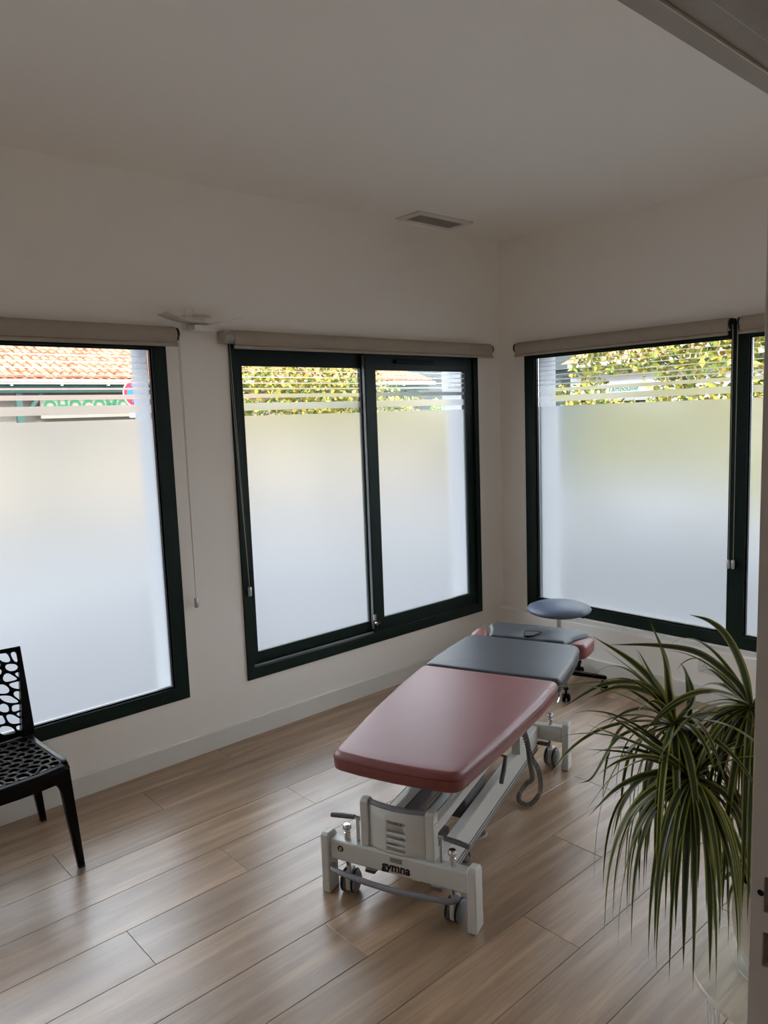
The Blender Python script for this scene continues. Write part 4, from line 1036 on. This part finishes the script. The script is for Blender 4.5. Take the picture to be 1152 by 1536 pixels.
# second building, across the side street
BB = empty('side_street_building', (15, 0, 0)); tag(BB, 'white building with dark timber eaves and a green script shop sign behind the leaves', 'building')
box('wall', 0, 0.3, -6, 9.6, -0.2, 3.0, M_renw, BB); box('timber_wall', 0.02, 0.3, 9.62, 17, -0.2, 6.0, M_tdark, BB)
bm = bmesh.new()
va = [bm.verts.new(q) for q in ((-0.6, -6, 3.0), (-0.6, 9.6, 3.0), (5, 9.6, 5.0), (5, -6, 5.0), (-0.6, -6, 2.9), (-0.6, 9.6, 2.9), (5, 9.6, 4.9), (5, -6, 4.9))]
for f in ((0,1,2,3),(4,7,6,5),(0,4,5,1),(1,5,6,2),(2,6,7,3),(3,7,4,0)): bm.faces.new([va[i] for i in f])
obj('roof', bm, M_tile, BB)
box('gutter', -0.72, -0.61, -6, 9.2, 2.88, 3.0, M_gut, BB); box('gutter', -0.72, -0.61, 9.21, 17, 2.88, 3.0, M_tdark, BB)
box('fascia_beam', -0.58, -0.5, -6, 17, 2.7, 2.88, M_tdark, BB)
box('signboard', -0.06, -0.001, 5.6, 9.4, 1.98, 2.50, M_gut, BB)
text_mesh('sign_letters', 'La Tambouille', 0.21, M_letter, BB, lambda x, y, z: (-0.062-z, 8.0-x, 2.26+y), depth=0.004, shear=0.35, offset=0.003)
box('shop_window', -0.01, -0.0005, 7.2, 8.9, 0.6, 1.93, M_dark, BB)
# foliage
def foliage(name, label, boxes, n, leafsz, m, loc, grp, dens_seed=1):
    root = empty(name, loc); tag(root, label, 'shrub', grp); g = random.Random(dens_seed)
    verts = []; faces = []; tint = []
    for i in range(n):
        x0, x1, y0, y1, z0, z1 = g.choices(boxes, [abs((b[1]-b[0])*(b[3]-b[2])*(b[5]-b[4])) for b in boxes])[0]
        c = Vector((g.uniform(x0, x1), g.uniform(y0, y1), g.uniform(z0, z1)))
        a = Vector((g.gauss(0, 1), g.gauss(0, 1), g.gauss(0, 1))).normalized(); b = a.orthogonal().normalized(); b = (Matrix.Rotation(g.uniform(0, 6.28), 3, a) @ b)
        cc = a.cross(b); s = leafsz*g.uniform(0.6, 1.3); k0 = len(verts); tv = g.random()
        for q in (b*s, (b*0.2+cc*0.55)*s, -b*0.8*s, (b*0.2-cc*0.55)*s): verts.append(c+q); tint.append(tv)
        faces.append((k0, k0+1, k0+2, k0+3))
    me = bpy.data.meshes.new('foliage'); me.from_pydata(verts, [], faces); at = me.attributes.new('tint', 'FLOAT', 'POINT'); at.data.foreach_set('value', tint)
    me.materials.append(m); o = bpy.data.objects.new('foliage', me); COL.objects.link(o); o.parent = root
    bm = bmesh.new()
    for b in boxes[:1]+boxes[-1:]:
        cx, cy = (b[0]+b[1])/2, (b[2]+b[3])/2
        bm_tube(bm, [(cx, cy, -0.2-loc[2]), (cx+0.05, cy, 0.5*(b[4]+b[5]))], [0.05, 0.02], 7)
    obj('stem', bm, M_stem, root, smooth=True)
    return root
foliage('climbing_vine', 'yellow-green vine on a trellis outside the sliding window', [(-1.9, 1.6, -0.25, 0.25, 1.5, 2.33), (-1.5, 1.2, -0.2, 0.2, 2.2, 2.75), (1.5, 2.2, -0.2, 0.2, 1.5, 2.05)], 5200, 0.05, M_fol, (3.1, 6.2, 0), 'sunlit shrubs outside', 2)
foliage('climbing_vine', 'yellow autumn vine growing outside the window behind the stool', [(-0.3, 0.3, 0.2, 1.0, 0.8, 3.4), (-0.3, 0.3, 1.0, 1.78, 2.2, 3.4), (-0.3, 0.3, 1.0, 1.78, 0.8, 1.84), (-0.3, 0.3, 1.78, 2.12, 0.8, 3.4), (-0.3, 0.3, 2.1, 2.42, 0.6, 2.1)], 7000, 0.05, M_fol, (5.0, 0.55, 0), 'sunlit shrubs outside', 3)
foliage('climbing_vine', 'broad-leaved yellow-green vine outside the window next to the mullion', [(-0.3, 0.3, -1.9, 0.55, 0.6, 3.6)], 6000, 0.065, M_fol, (4.6, 0.1, 0), 'sunlit shrubs outside', 4)
foliage('garden_hedge', 'low green hedge in front of the tiled building', [(-1.2, 1.4, -0.4, 0.4, -0.2, 2.15)], 2200, 0.09, M_fol2, (12.6, 12.0, 0), 'sunlit shrubs outside', 5)
